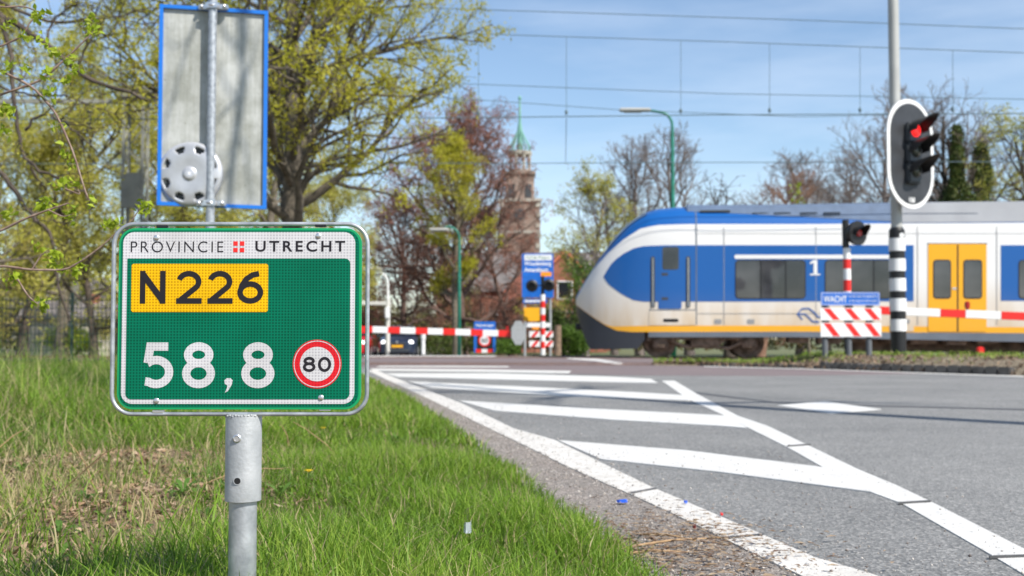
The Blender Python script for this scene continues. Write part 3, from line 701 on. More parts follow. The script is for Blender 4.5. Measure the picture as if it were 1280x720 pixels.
# person-sized blur inside is only glass; seat tops behind the glass are not visible
# passenger doors
def pdoor(x0, x1, xc):
    d = plate(rect(x0,305,x1,414.5,2), .012, 'passenger_door', t_yel)
    for a, b in ((x0+.1*(x1-x0), xc-.13*(x1-x0)+0), (xc+.11*(x1-x0), x1-.09*(x1-x0))):
        w = plate(rect(a-1.2,324.5,b+1.2,373.5,4), .018, 'window_frame', M['black'], d); plate(rect(a,326,b,372,3), .023, 'pane', glass, w)
    plate(rect(xc-.9,306,xc+.9,414), .018, 'door_seam', M['black'], d); plate(rect(xc-7,359.5,xc-1.5,362), .02, 'door_button', M['chrome'], d)
    plate(rect(x0-1,304,x1+1,305.2), .010, 'door_seal', M['grey_dark'], d)
pdoor(1160, 1233, 1197)
pdoor(1440, 1516, 1478)
plate(rect(1112,407,1142,414), .008, 'white_patch', t_white)
# figure 1 (first class)
o1 = []
cn = plate(rect(1017,325,1021.5,342), .011, 'class_number', t_white); plate([(1012.5,330.5),(1017,328.5),(1017,325),(1012.5,328)], .012, 'number_flag', t_white, cn); plate(rect(1012.5,342.2,1025,344), .011, 'number_foot', t_white, cn)
# operator emblem: two interlocked arrows
def emb(pts, w):
    L_ = []; Rr = []
    for i, p in enumerate(pts):
        a = Vector(pts[max(i-1,0)]); b = Vector(pts[min(i+1,len(pts)-1)]); d = (b-a).normalized(); n = Vector((-d.y, d.x))*w/2
        L_.append((p[0]+n.x, p[1]+n.y)); Rr.append((p[0]-n.x, p[1]-n.y))
    return L_ + Rr[::-1]
plate(emb([(1003,385.5),(996.5,392.5),(1003,399.5)], 1.9), .008, 'emblem', t_blue)
plate(emb([(997,392.5),(1006,392.5),(1010,396),(1016,402),(1024,402.3)], 1.9), .011, 'emblem', t_blue)
plate(emb([(1003,386),(1011,385.5),(1017,390),(1022,396),(1030,396.3)], 1.9), .013, 'emblem', t_blue)
# roof fairing and grilles
s_a = TS(860, 262)[0]; s_b = TS(1117, 262)[0]
def fair(s0, s1, zlo0, zlo1, m, name):
    mb = MB(); n = 24
    for i in range(n+1):
        s = s0+(s1-s0)*i/n; zl = zlo0+(zlo1-zlo0)*i/n; top = zt(s)+.02
        w = yside(s, zl)+.012; w2 = w*.9
        mb.v += [(s,-w,zl),(s,-w2,top-.05),(s,-w2*.8,top),(s,w2*.8,top),(s,w2,top-.05),(s,w,zl)]
    for i in range(n):
        for j in range(5): mb.f.append((i*6+j, i*6+j+1, (i+1)*6+j+1, (i+1)*6+j)); mb.m.append(0)
    mb.f.append((0,1,2,3,4,5)); mb.m.append(0); mb.f.append(tuple(n*6+k for k in range(6))); mb.m.append(0)
    return mb.build(name, m, train, auto=30)
ff = fair(s_a, s_b, zrw(s_a)+.40, zrw(s_b)+.06, mat('fairing_blue_grey', (.10,.15,.24), .5, var=.1), 'roof_fairing')
f2 = fair(s_b+.01, TLEN-.3, zrw(s_b)+.02, zrw(TLEN)+.02, t_roof, 'roof_fairing')
for px in (952, 979, 1012, 1041):
    s, z = TS(px, 269.5); gr = MB()
    for k in range(3): gr.box((s, -(yside(s, zrw(s)+.4-.34*(s-s_a)/(s_b-s_a))*.955), z+.09-.08*k), (.46, .10, .035))
    gr.build('grille', M['black'], ff)
gg = MB(); s, z = TS(895, 263.5); gg.box((s, -yside(s, z)-.02, z+.02), (.85, .12, .05)); gg.build('grille', M['grey_dark'], train)
# bogies
def bogie(sc):
    g = MB()
    for yy in (-1.12, 1.12):
        g.box((sc, yy, .62), (3.0, .16, .18), bev=.03)
        g.box((sc, yy, .50), (.8, .2, .3), bev=.03)
        for dx in (-1.25, 1.25):
            g.box((sc+dx, yy, .46), (.42, .2, .34), bev=.04); g.lathe((sc+dx, yy-.0, .46), [(.16, -.13), (.16, .13), (.1, .16)], 'Y', 16)
            for q in (-.32, .32): g.cyl((sc+dx+q, yy, .5), (sc+dx+q, yy, .9), .09, n=10)
        g.tube([(sc-1.6, yy-.05*np.sign(yy), .8), (sc-.6, yy, .35), (sc+.7, yy, .3), (sc+1.6, yy, .72)], .045, 8)
        g.cyl((sc+.3, yy, .35), (sc+.9, yy, .85), .06, n=8)
    fr = g.build('bogie', M['bogie'], train, auto=40)
    for dx in (-1.25, 1.25):
        for yy in (-.75, .75):
            w = MB(); w.lathe((sc+dx, yy, .46), [(.40, -.07), (.46, -.06), (.46, .06), (.34, .07), (.30, .04), (.14, .05), (.12, .09)], 'Y', 32); w.build('wheel', M['bogie'], fr, auto=40)
for px in (882, ): bogie(TS(px, 430)[0])
bogie(TS(882,430)[0]+16.5); bogie(TS(882,430)[0]+33)
und = MB(); sc_ = TS(960,430)[0]
for k in range(16):
    s = sc_ + .9 + k*.86
    if abs(s - (TS(882,430)[0]+16.5)) < 2: continue
    h = .25 + .22*random.random(); und.box((s, -1.0+.2*random.random(), .82-h/2), (.5+.25*random.random(), .6, h), bev=.03)
und.box((TLEN/2+3, .2, .50), (TLEN-10, 1.2, .62)); und.build('underframe_equipment', M['bogie'], train)
cp = MB(); cp.box((.55, 0, .9), (.7, .3, .25), bev=.05); cp.cyl((.2, 0, .92), (-.02, 0, .92), .1, n=16); cp.build('coupler', M['black'], train)
for yy in (-.55, .55):
    h = MB(); h.lathe((.42, yy*.9, 1.75), [(.11, .0), (.1, -.12)], 'X', 16); h.build('headlight', M['white'], train)
ws = MB()   # windscreen band on the sloped nose
for i in range(9):
    s = .95 + 1.15*i/8; z = zt(s); 
    for j in range(7):
        a = (j-3)/3*.72; y = a*wid(s); k = abs(a)**2.8; z0 = min(3.45, .80*z); ws.v.append((s-.02, y, z0+(z-z0)*(1-k)**(1/2.8)+.012))
for i in range(8):
    for j in range(6): ws.f.append((i*7+j, i*7+j+1, (i+1)*7+j+1, (i+1)*7+j)); ws.m.append(0)
ws.build('windscreen', glass, train, smooth=True)

# ------------------------------------------------------------------ level crossing furniture
red_l = mat('red_lamp_lit', (.7,.01,.01), .3, emit=(1,.02,.02), estr=1.1); red_off = mat('red_lens', (.25,.01,.01), .2); dark_lens = mat('dark_lens', (.03,.035,.03), .15)
red_dim = mat('red_lamp_dim', (.38,.01,.01), .3, emit=(1,.03,.05), estr=.02)
def visor(mb, c, r, L, tilt=.0, n=14, full=1.15):
    vs = []; c = Vector(c)
    for i, y in enumerate((0, -L)):
        for k in range(n+1):
            a = -.25 + (math.pi+.5)*k/n; ll = y*(.35+.65*max(0, math.sin(a))) if i else 0
            for q in (r, r*.94): vs.append(c + Vector((q*math.cos(a), ll, q*math.sin(a) + (tilt*ll))))
    m = 2*(n+1); fs = []
    for k in range(n):
        fs += [(2*k, 2*k+2, m+2*k+2, m+2*k), (2*k+1, 2*k+3, m+2*k+3, m+2*k+1), (m+2*k, m+2*k+2, m+2*k+3, m+2*k+1)]
    mb.add(vs, fs)
def traffic_light():
    d = 22.6; b = base(1123, d, .1); S = d/F
    t = thing('traffic_light', b, 'tall traffic light pole with black and white bands and a three lamp head showing red', 'traffic light')
    Z = lambda py: P(1123, py, d).z - b.z
    r2 = 9.6*S; r1 = 6.9*S
    p = MB(); p.cyl((0,0,Z(290)), (0,0,Z(-40)), r1, r1*.96, 24); p.build('upper_pole', mat('pole_grey', (.42,.42,.40), .5, .1, var=.08, vscale=3), t, auto=40)
    bands = [('b',443,400+12),('w',414,399),('b',399,389),('w',389,373),('b',373,364),('w',364,348),('b',348,339),('w',339,323.5),('b',323.5,314),('w',314,298),('b',298,288)]
    bands[0] = ('b', 447, 414)
    for k, y0, y1 in bands:
        rr_ = r2 if k == 'b' else r2*1.05; sl_ = MB(); sl_.lathe((0,0,0), [(rr_, Z(y0)), (rr_, Z(y1)-.002)], 'Z', 28)
        sl_.build('black_band' if k == 'b' else 'white_band', M['black' if k == 'b' else 'white'], t, auto=40)
    s = MB(); s.lathe((0,0,Z(288)), [(r2, 0), (r1*1.05, .06)], 'Z', 24); s.build('pole_shoulder', M['black'], t, auto=40)
    s = MB(); s.lathe((.05, -r2+.03, Z(295)), [(.05,0),(.05,.03)], 'Y', 16); s.build('pole_badge', M['white'], t)
    # head, turned to the right
    yaw = R(33); head = bpy.data.objects.new('signal_head', None)
    w = 37*S/math.cos(yaw); hz0, hz1 = Z(263), Z(128); cz = (hz0+hz1)/2; hh = (hz1-hz0)/2
    def stad(w_, h_): 
        pts = []
        for k in range(17): a = math.pi*k/16; pts.append((w_*math.cos(a), cz + (h_-w_) + w_*math.sin(a)))
        for k in range(17): a = math.pi + math.pi*k/16; pts.append((w_*math.cos(a), cz - (h_-w_) + w_*math.sin(a)))
        return pts
    def place(mb, dy=-.30):
        c, s_ = math.cos(yaw), math.sin(yaw)
        mb.v = [(x*c - y*s_ + .20, x*s_ + y*c + dy, z) for x, y, z in mb.v]; return mb
    bpd = MB(); bpd.prism(stad(w, hh), 0, .03); hd = place(bpd).build('signal_board', M['white'], t)
    f = MB(); f.prism(stad(w-.085, hh-.085), -.008, 0); place(f).build('board_face', mat('board_face_grey', (.035,.037,.042), .5, var=.2, vscale=3), hd)
    bx = MB()
    for k in range(3): bx.box((0, -.06, cz + (1-k)*.40), (.40, .12, .39), bev=.03)
    bx.box((0, .12, cz), (.42, .2, 1.2), bev=.03); place(bx).build('lamp_housing', M['grey_dark'], hd)
    for k in range(3):
        zc = cz + .05 + (1-k)*.40
        l_ = MB(); l_.lathe((0, -.12, zc), [(.135, 0), (.13, .02), (.09, .04), (.03, .05)], 'Y', 28)
        place(l_).build('lamp', red_l if k == 0 else dark_lens, hd, smooth=True)
        v = MB(); v.lathe((0, -.12, zc), [(.19, -.01), (.19, .02), (.158, .02)], 'Y', 28); v2 = MB(); visor(v2, (0, -.12, zc), .19, .52, -.16)
        place(v2).build('visor', M['black'], hd)
    c = MB(); c.box((0, -.0, hz0+.2), (.01,.01,.01))
    pts, fs, w_t = text_mesh('158', .10, .03)
    mb = MB(); mb.add([(x - w_t/2, -.012, hz0+.12+z) for x, z in pts], fs); me_o = place(mb); me = bpy.data.meshes.new('signal_number'); me.from_pydata(me_o.v, [], me_o.f); me.materials.append(M['white'])
    o = bpy.data.objects.new('signal_number', me); COL.objects.link(o); o.parent = hd
    br = MB()
    for zz in (cz+.5, cz-.5): br.tube([(0,0,zz), (.1,-.16,zz)], .03, 8)
    br.build('bracket', M['grey_dark'], t)
traffic_light()

def striped_pole(mb_by, r, zs, cols):
    for (z0, z1), c in zip(zs, cols): mb_by[c].lathe((0,0,0), [(r, z0), (r, z1-.001)], 'Z', 18)
# near flasher post with the WACHT board
def wacht():
    d = 22.0; b = base(1060, d, .1); S = d/F
    t = thing('crossing_flasher', b, 'red and white banded warning flasher post behind the blue WACHT board', 'warning light')
    Z = lambda py: P(1060, py, d).z - b.z
    X = lambda px: P(px, 424, d).x - b.x
    w, r_, k = MB(), MB(), MB(); R0 = 4.6*S
    seq = [(384,364),(364,350),(350,336),(336,324),(324,310)]
    zs = [(Z(y0), Z(y1)) for y0, y1 in seq]
    for i, (a, c) in enumerate(zs): q = MB(); q.lathe((0,0,0), [(R0, a), (R0, c-.001)], 'Z', 20); q.build('red_band' if i in (1,3) else 'white_band', M['red' if i in (1,3) else 'white'], t, auto=40)
    k.lathe((0,0,0), [(R0*.98, -.15), (R0*.98, Z(384)-.001)], 'Z', 20); k.lathe((-.02,0,0), [(R0*.9, Z(310)), (R0*.9, Z(275))], 'Z', 20)
    k.build('pole', M['black'], t, auto=40)
    zc = Z(292); h = MB(); rr = 15.5*S
    hd = MB(); Mr = Matrix.Rotation(R(32), 4, 'Z')
    hd.lathe((0,-.10,0), [(rr*.75,-.14),(rr*.95,-.06),(rr,.0),(rr,.02)], 'Y', 28); visor(hd, (0,-.12,.0), rr*.62, .26)
    hd.v = [tuple(Mr @ Vector(v) + Vector((.13,-.02,zc))) for v in hd.v]; ho = hd.build('flasher_head', M['black'], t, auto=50)
    l_ = MB(); l_.lathe((0,-.125,0), [(rr*.3,0),(rr*.26,.03)], 'Y', 20); l_.v = [tuple(Mr @ Vector(v) + Vector((.13,-.02,zc))) for v in l_.v]; l_.build('lamp', red_dim, ho)
    # board
    d2 = 21.6; b2 = base(1062, d2, .1); S2 = d2/F
    tb = thing('wacht_board', b2, 'blue board reading WACHT over two red and white striped panels on three grey posts', 'warning sign')
    Zb = lambda py: P(1062, py, d2).z - b2.z
    Xb = lambda px: P(px, 424, d2).x - b2.x
    pb = MB(); pb.prism(rrect(Xb(1025), Zb(382), Xb(1098.5), Zb(365.5), .03), -.09, -.07); bo = pb.build('blue_board', M['blue_sign'], tb)
    fr = MB(); a0, a1, c0, c1_ = Xb(1025.4), Xb(1098), Zb(381.6), Zb(365.9)
    for q in ((a0,c0,a1,c0+.02),(a0,c1_-.02,a1,c1_),(a0,c0+.02,a0+.02,c1_-.02),(a1-.02,c0+.02,a1,c1_-.02)): fr.prism([(q[0],q[1]),(q[2],q[1]),(q[2],q[3]),(q[0],q[3])], -.093, -.09)
    fr.build('white_border', mat('pale_blue_border', (.35,.42,.7), .5), bo)
    wt = M['white']
    text('WACHT', Xb(1028.5), Zb(378), -.094, Zb(370)-Zb(378), wt, bo, width=Xb(1057.5)-Xb(1028.5), bold=.012)
    text('tot het rode licht gedoofd is', Xb(1060), Zb(372.6), -.094, .055, wt, bo, width=Xb(1095)-Xb(1060))
    text('er kan nog een trein komen', Xb(1060), Zb(378.2), -.094, .055, wt, bo, width=Xb(1095)-Xb(1060))
    for (y0, y1) in ((400.5, 385), (421, 403.5)):
        z0, z1 = Zb(y0), Zb(y1); x0, x1 = Xb(1024.5), Xb(1100)
        q = MB(); q.prism([(x0,z0),(x1,z0),(x1,z1),(x0,z1)], -.09, -.075); pn = q.build('striped_panel', M['white'], tb)
        for a in (1028, 1054, 1078.5):
            q = MB(); sh_ = 12; x = Xb(a); w_ = Xb(a+8.5)-x; k2 = Xb(a+sh_)-x; q.prism([(x+k2,z0+.012),(x+k2+w_,z0+.012),(x+w_,z1-.012),(x,z1-.012)], -.093, -.09); q.build('red_stripe', M['red'], pn)
    for a in (1031, 1061, 1086):
        q = MB(); q.cyl((Xb(a),0,-.2), (Xb(a),0,Zb(367)), .055, n=16); q.build('post', mat('post_grey', (.12,.13,.14), .6), tb, auto=40)
        for yy in (383.5, 402): 
            q = MB(); q.box((Xb(a), -.06, Zb(yy)), (.13,.06,.035)); q.build('bracket', M['black'], tb)
wacht()
# booms
def boom(name, d, x_tip, x_end, y_tip, y_end, thick, lw, lr, label, first_red=True, sgn=1, pivot_px=None, lamps=()):
    b0 = P(x_tip, y_tip, d); ang = 0
    e0 = P(x_end, y_end, d)
    px_ = base(pivot_px, d); t = thing('barrier_boom', (px_.x, d, 0), label, 'barrier', 'level crossing barriers')
    v = e0 - b0; L = v.length; n = v.normalized()
    wm, rm = MB(), MB(); s = 0; red = first_red; tot = (Vector((px_.x, d, b0.z + (e0.z-b0.z)*(px_.x-b0.x)/(e0.x-b0.x))) - b0).length
    while s < tot:
        l_ = lr if red else lw; a = b0 + n*s; c = b0 + n*min(tot, s+l_-.003)
        mid = (a+c)/2; M3 = Matrix.Rotation(-math.atan2(n.z, n.x), 3, 'Y')
        q = MB(); q.box(mid - t.location, ((c-a).length, .07, thick), M=M3, bev=.006); q.build('red_segment' if red else 'white_segment', M['red' if red else 'white'], t)
        s += l_; red = not red
    for lx, ly in lamps:
        p = P(lx, ly, d) - t.location; q = MB(); q.box(p, (.09,.10,.16), bev=.02); q.cyl(p + Vector((0,0,-.15)), p + Vector((0,0,-.02)), .02, n=8); q.build('boom_lamp', red_dim, t)
    pz = b0.z + (e0.z-b0.z)*(px_.x-b0.x)/(e0.x-b0.x)
    m = MB(); m.box((0,.25,.45), (.45,.4,.9), bev=.03); m.cyl((0,-.1,pz), (0,.3,pz), .12, n=16); m.build('drive_cabinet', M['galv_dull'], t)
    w = MB(); w.box(Vector((px_.x,d,pz)) - t.location + n*.9, (1.1,.1,.22), bev=.02); w.build('counterweight', M['grey_dark'], t)
boom('barrier', 23.6, 1099, 1280, 388, 395.5, .165, .74, .52, 'lowered red and white barrier boom in front of the train doors at the right', True, pivot_px=1560, lamps=((1209,381.5),))
boom('barrier', 39.2, 638, 455, 417, 411.5, .22, .53, .42, 'lowered red and white barrier boom in front of the waiting dark car', True, pivot_px=290, lamps=((634,410.5),))
def red_marker():
    p = base(1225, 22.2, .17); q = MB(); q.box((0,0,.12), (.1,.08,.2), bev=.02); q.box((0,0,.02), (.5,.12,.06), bev=.01)
    t = thing('track_marker', p, 'small red topped marker on the ground beside the track at right', 'marker')
    a = MB(); a.box((0,0,.16), (.13,.1,.14), bev=.02); a.build('cap', M['red'], t); a = MB(); a.box((0,0,.03), (.6,.14,.07), bev=.015); a.build('base', M['grey_dark'], t)
red_marker()

# ------------------------------------------------------------------ far side signs
def far_signs():
    d = 40.5; S = d/F
    b = base(671, d); Z = lambda py: P(671, py, d).z
    X = lambda px: P(px, 424, d).x - b.x
    t = thing('town_direction_sign', b, 'large blue direction sign naming Woudenberg and Amersfoort on two posts beyond the crossing', 'road sign')
    for a in (656, 688):
        q = MB(); q.cyl((X(a),.06,-.1), (X(a),.06,Z(320)), .045, n=12); q.build('post', M['galv_dull'], t, auto=40)
    q = MB(); q.prism(rrect(X(652.5), Z(372), X(692), Z(317), .04), -.03, 0); bd = q.build('blue_board', M['blue_sign'], t)
    q = MB(); q.prism(rrect(X(655.5), Z(325.5), X(690), Z(318.5), .04), -.036, -.03); q.build('white_panel', M['white'], bd)
    text('N226 Maarn', X(658), Z(324), -.040, .12, M['green_post'], bd, width=X(687)-X(658))
    text('Woudenberg', X(655.5), Z(333.5), -.034, .19, M['white'], bd, width=X(689)-X(655.5), bold=.02)
    text('Amersfoort', X(655.5), Z(340), -.034, .16, M['white'], bd, width=X(685.5)-X(655.5), bold=.02)
    q = MB(); q.prism(rrect(X(653.5), Z(379), X(684), Z(374), .02), -.03, 0); s = q.build('strip_sign', M['blue_sign'], t); 
    q = MB(); q.box((X(668), -.034, Z(376.5)), (.7,.006,.06)); q.build('strip_lettering', M['white'], s)
    q = MB(); q.prism(rrect(X(654.5), Z(401.5), X(674.5), Z(384.5), .03), -.05, -.02); q.build('yellow_panel', M['yellow'], t)
    q = MB(); q.prism(rrect(X(656), Z(409), X(688), Z(403.5), .02), -.05, -.02); q.build('white_strip', M['white'], t)
    q = MB(); q.prism(rrect(X(665), Z(412), X(674), Z(408.8), .02), -.06, -.05); q.build('orange_plate', M['orange'], t)
    # flasher
    d = 39.6; b = base(678.5, d); Z = lambda py: P(671, py, d).z
    X = lambda px: P(px, 424, d).x - b.x
    t = thing('crossing_flasher', b, 'far flasher post with two black lamp discs and red and white bands beyond the crossing', 'warning light')
    w, r_, = MB(), MB(); R0 = .085; z = 0; zT = Z(368); n = 9
    for k in range(n): q = MB(); q.lathe((0,0,0), [(R0, zT*k/n), (R0, zT*(k+1)/n-.002)], 'Z', 16); q.build('red_band' if k % 2 else 'white_band', M['red' if k % 2 else 'white'], t, auto=40)
    q = MB(); q.cyl((0,0,zT), (-.0,0,Z(345)), .06, n=12); q.box((0,-.0,Z(357)), (.7,.05,.05)); q.build('pole', M['black'], t)
    for a, yy in ((665, 357.5), (686, 356.5)):
        q = MB(); q.lathe((X(a), -.06, Z(yy)), [(.16,-.12),(.21,-.03),(.215,.02),(.18,.05)], 'Y', 28); visor(q, (X(a), -.08, Z(yy)), .12, .22); q.build('flasher_head', M['black'], t, auto=50)
    q = MB(); q.prism(rrect(X(676), Z(345.5), X(689.5), Z(340), .02), -.04, -.01); q.build('orange_plate', M['orange'], t)
    for y0, y1 in ((421.5, 414), (433.5, 426)):
        for x0, x1 in ((661.5, 675), (680.5, 691.5)):
            z0, z1 = Z(y0), Z(y1); q = MB(); q.prism([(X(x0),z0),(X(x1),z0),(X(x1),z1),(X(x0),z1)], -.03, -.01); pn = q.build('striped_panel', M['white'], t)
            q = MB(); m_ = (X(x0)+X(x1))/2; q.prism([(m_-.13,z0+.005),(m_+.0,z0+.005),(m_+.16,z1-.005),(m_+.03,z1-.005)], -.033, -.03); q.build('red_stripe', M['red'], pn)
    # grey sign back and posts
    d = 39.0; b = base(648, d); S = d/F; t = thing('round_sign', b, 'pale grey octagonal sign back beside the end of the far barrier', 'road sign')
    Z = lambda py: P(648, py, d).z
    q = MB(); R_ = 15*S; q.prism([(.62*R_*math.cos(R(22.5+45*k)), Z(416)+1.08*R_*math.sin(R(22.5+45*k))) for k in range(8)], -.03, 0); q.build('panel', M['galv_dull'], t)
    q = MB(); q.cyl((.22,.05,0), (.22,.05,Z(402)), .04, n=12); q.build('post', M['galv_dull'], t)
    b = base(697, 38.8); t = tag(MB().tube([b, b+Vector((.0,0,.6)), b+Vector((.01,0,1.02))], [.13,.125,.12], 12).build('wooden_post', M['wood'], auto=40), 'short weathered wooden post between the far flasher and the bush', 'post')
    # town border sign
    d = 44; b = base(605.5, d); S = d/F; t = thing('town_border_sign', b, 'blue town border sign with a red ringed speed disc behind the far barrier', 'road sign')
    Z = lambda py: P(605, py, d).z
    X = lambda px: P(px, 424, d).x - b.x
    q = MB(); q.prism(rrect(X(592.5), Z(441), X(619.5), Z(402), .05), -.03, 0); bd = q.build('blue_board', M['blue_sign'], t)
    text('Maarsbergen', X(595), Z(409), -.034, .12, M['white'], bd, width=X(617)-X(595), bold=.02)
    q = MB(); q.prism([(X(596),Z(436.5)),(X(616),Z(436.5)),(X(616),Z(418)),(X(596),Z(418))], -.035, -.03); q.build('black_field', M['black'], bd)
    q = MB(); q.prism(circ(X(605.7), Z(425.5), 7.6*S), -.04, -.035); q.build('red_ring', M['red'], bd)
    q = MB(); q.prism(circ(X(605.7), Z(425.5), 5.6*S), -.045, -.04); q.build('white_disc', M['white'], bd)
    text('60', X(601.8), Z(428.3), -.049, .18, M['black'], bd, width=8*S, bold=.02)
    for k, m_ in enumerate((M['red'], M['white'], M['red'])):
        q = MB(); q.box((X(598.5+7.2*k), -.04, Z(438.6)), (6.9*S, .012, 4.6*S)); q.build('hazard_strip', m_, bd)
    for a in (594.5, 617): q = MB(); q.cyl((X(a),.03,0), (X(a),.03,Z(403)), .04, n=10); q.build('post', M['galv_dull'], t)
    # white bollard
    for px_, lab in ((529, 'slim white bollard right of the waiting dark car'),):
        b = base(px_, 41.5); q = MB(); q.lathe(b, [(.07,0),(.07,.55),(.09,.56),(.09,.78),(.05,.82)], 'Z', 14); tag(q.build('bollard', M['white'], auto=40), lab, 'bollard')
far_signs()

# ------------------------------------------------------------------ street lamps, masts, wires
def lamp(px, d, ytop, xh, yh, col, label, grp='green street lamps', r=.07):
    b = base(px, d); t = thing('street_lamp', b, label, 'street lamp', grp)
    Z = lambda py: P(px, py, d).z
    X = lambda p_: P(p_, 424, d).x - b.x
    zt_ = Z(ytop); xe = X(xh); sg = -1 if xe < 0 else 1
    q = MB(); pts = [(0,0,-.5), (0,0,zt_*.5), (0,0,zt_-.9)] + [(sg*.5*(1-math.cos(a)), 0, zt_-.5+.5*math.sin(a)-.0) for a in np.linspace(0, 1.5, 6)] + [(xe*.75, 0, Z(yh)+.03)]
    q.tube(pts, [r*1.2, r, r*.8] + [r*.6]*7, 12); q.build('pole', col, t, smooth=True)
    h = MB(); h.box((xe*.9, 0, Z(yh)), (abs(xe)*.55+.35, .3, .13), bev=.05); hd = h.build('lamp_head', mat('lamp_head_grey', (.5,.48,.44), .5), t)
    g = MB(); g.box((xe*.95, 0, Z(yh)-.075), (abs(xe)*.3+.2, .2, .04), bev=.015); g.build('lens', mat('lamp_lens', (.35,.3,.22), .2), hd)
lamp(842, 42, 140, 790, 137.5, M['green_post'], 'tall green curved street lamp rising behind the train roof', r=.085)
lamp(574, 47, 283, 546, 287, M['green_post'], 'slender green street lamp standing in front of the red leafed tree')
lamp(484.5, 52, 340, 466, 336, M['white'], 'whitish street lamp above the waiting dark car')
def gantry():
    d = 50; b = base(484, d); t = thing('signal_arm', (b.x,d+.2,0), 'pale horizontal signal arm on a post behind the waiting car', 'signal arm')
    Z = lambda py: P(484, py, d).z
    q = MB(); q.cyl((0,0,0), (0,0,Z(374)), .1, n=12); q.box((-.95,0,Z(379)), (2.2,.14,.16), bev=.02); q.build('arm', mat('cream_paint', (.62,.6,.55), .5), t)
    q = MB(); q.box((.0,-.15,Z(391)), (.22,.2,.5), bev=.04); q.build('signal_box', M['white'], t)
gantry()
def mast(px0, px1, d, ytop, label, arm=True):
    b = base((px0+px1)/2, d); w = (px1-px0)*d/F; t = thing('catenary_mast', b, label, 'catenary mast', 'lattice catenary masts')
    zt_ = P(px0, ytop, d).z; mt_ = mat('weathered_mast_paint', (.24,.24,.2), .7, var=.2, vscale=2)
    q = MB()
    for sx in (-1, 1):
        for sy in (-1, 1): q.box((sx*w/2*.85, sy*.2, zt_/2), (.07,.07,zt_))
    n = int(zt_/.6)
    for k in range(n):
        z0, z1 = k*zt_/n, (k+1)*zt_/n; s_ = 1 if k % 2 else -1
        for sy in (-.2, .2): q.tube([(-s_*w/2*.85, sy, z0), (s_*w/2*.85, sy, z1)], .02, 5)
        for sx in (-1, 1): q.tube([(sx*w/2*.85, -s_*.2, z0), (sx*w/2*.85, s_*.2, z1)], .02, 5)
    q.build('lattice_column', mt_, t)
    q = MB(); q.box((0, 0, zt_+.1), (w*1.6, .6, .32), bev=.03); q.box((-2.4, 0, zt_-.1), (4.2,.1,.1)); q.box((0,-.28, P(px0,240,d).z), (w*.9,.12,.9), bev=.02)
    q.build('head_beam', mt_, t)
    q = MB()
    for k in range(6): q.lathe((-1.2, -0, zt_-.9+.1*k), [(.04,0),(.09,.03),(.04,.07)], 'Z', 12)
    q.build('insulator', M['grey_dark'], t, smooth=True)
mast(152, 180, 29, 122, 'lattice catenary mast standing close behind the tall grey backed sign')
mast(84, 94, 62, 95, 'slim distant catenary mast seen through the branches at the left')
wm_ = mat('copper_wire', (.10,.15,.17), .6)
wires = [((-200,-10),(570,11),(1000,25),(1280,36),(1500,45),25,.009,'feeder wire, topmost of the overhead wires'),
         ((-200,30),(300,38),(570,41.5),(900,52),(1280,66),25,.009,'messenger wire hung with droppers, second of the overhead wires'),
         ((-200,80),(550,103.5),(900,117),(1280,124),(1500,128),32,.010,'thin wire over the train, third from the top'),
         ((-200,98),(560,122),(770,137),(1000,146),(1180,142),31,.009,'faint slanting wire between the third and the contact wire'),
         ((-200,150),(577,147.2),(900,143.5),(1280,142),(1500,141),25,.011,'contact wire stretched level above the train, carrying the dropper ends'),
         ((-200,205),(330,204.5),(667,204),(900,203),(1280,202),32,.011,'lowest overhead wire just above the bare treetops')]
for i, w in enumerate(wires):
    pts_ = w[:5]; d = w[5]; ww = [P(*p, d - (p[0]-640)*.0+0) for p in pts_]
    ww = [P(p[0], p[1], d/(1+((p[0]-640)/F)*TA)) for p in pts_]
    q = MB(); q.tube(ww, w[6], 6); ob = q.build('overhead_wire', wm_)
    tag(ob, w[7], 'overhead wire', 'overhead railway wires')
def wy(w, px): return float(np.interp(px, [p[0] for p in w[:5]], [p[1] for p in w[:5]]))
for k, px in enumerate((598, 708, 851, 962, 1075, 1191)):
    dd = 25/(1+((px-640)/F)*TA); q = MB(); q.tube([P(px, wy(wires[1], px), dd), P(px, wy(wires[4], px)-.5, dd)], .006, 5)
    q.lathe(P(px, wy(wires[4], px)-3, dd), [(.03,0),(.035,.05),(.02,.09)], 'Z', 8)
    nm = ['leftmost, by the church spire', 'second from the left', 'above the tall green street lamp', 'fourth from the left', 'just left of the traffic light pole', 'rightmost, above the ivy covered trees'][k]
    tag(q.build('dropper_wire', wm_), 'vertical dropper wire linking two overhead wires, ' + nm, 'dropper wire', 'dropper wires')
q = MB(); q.tube([P(708, 148, 25), P(707, 204, 32)], .008, 5); tag(q.build('tie_wire', wm_), 'slanting tie wire from the contact wire down to the lowest overhead wire', 'wire')

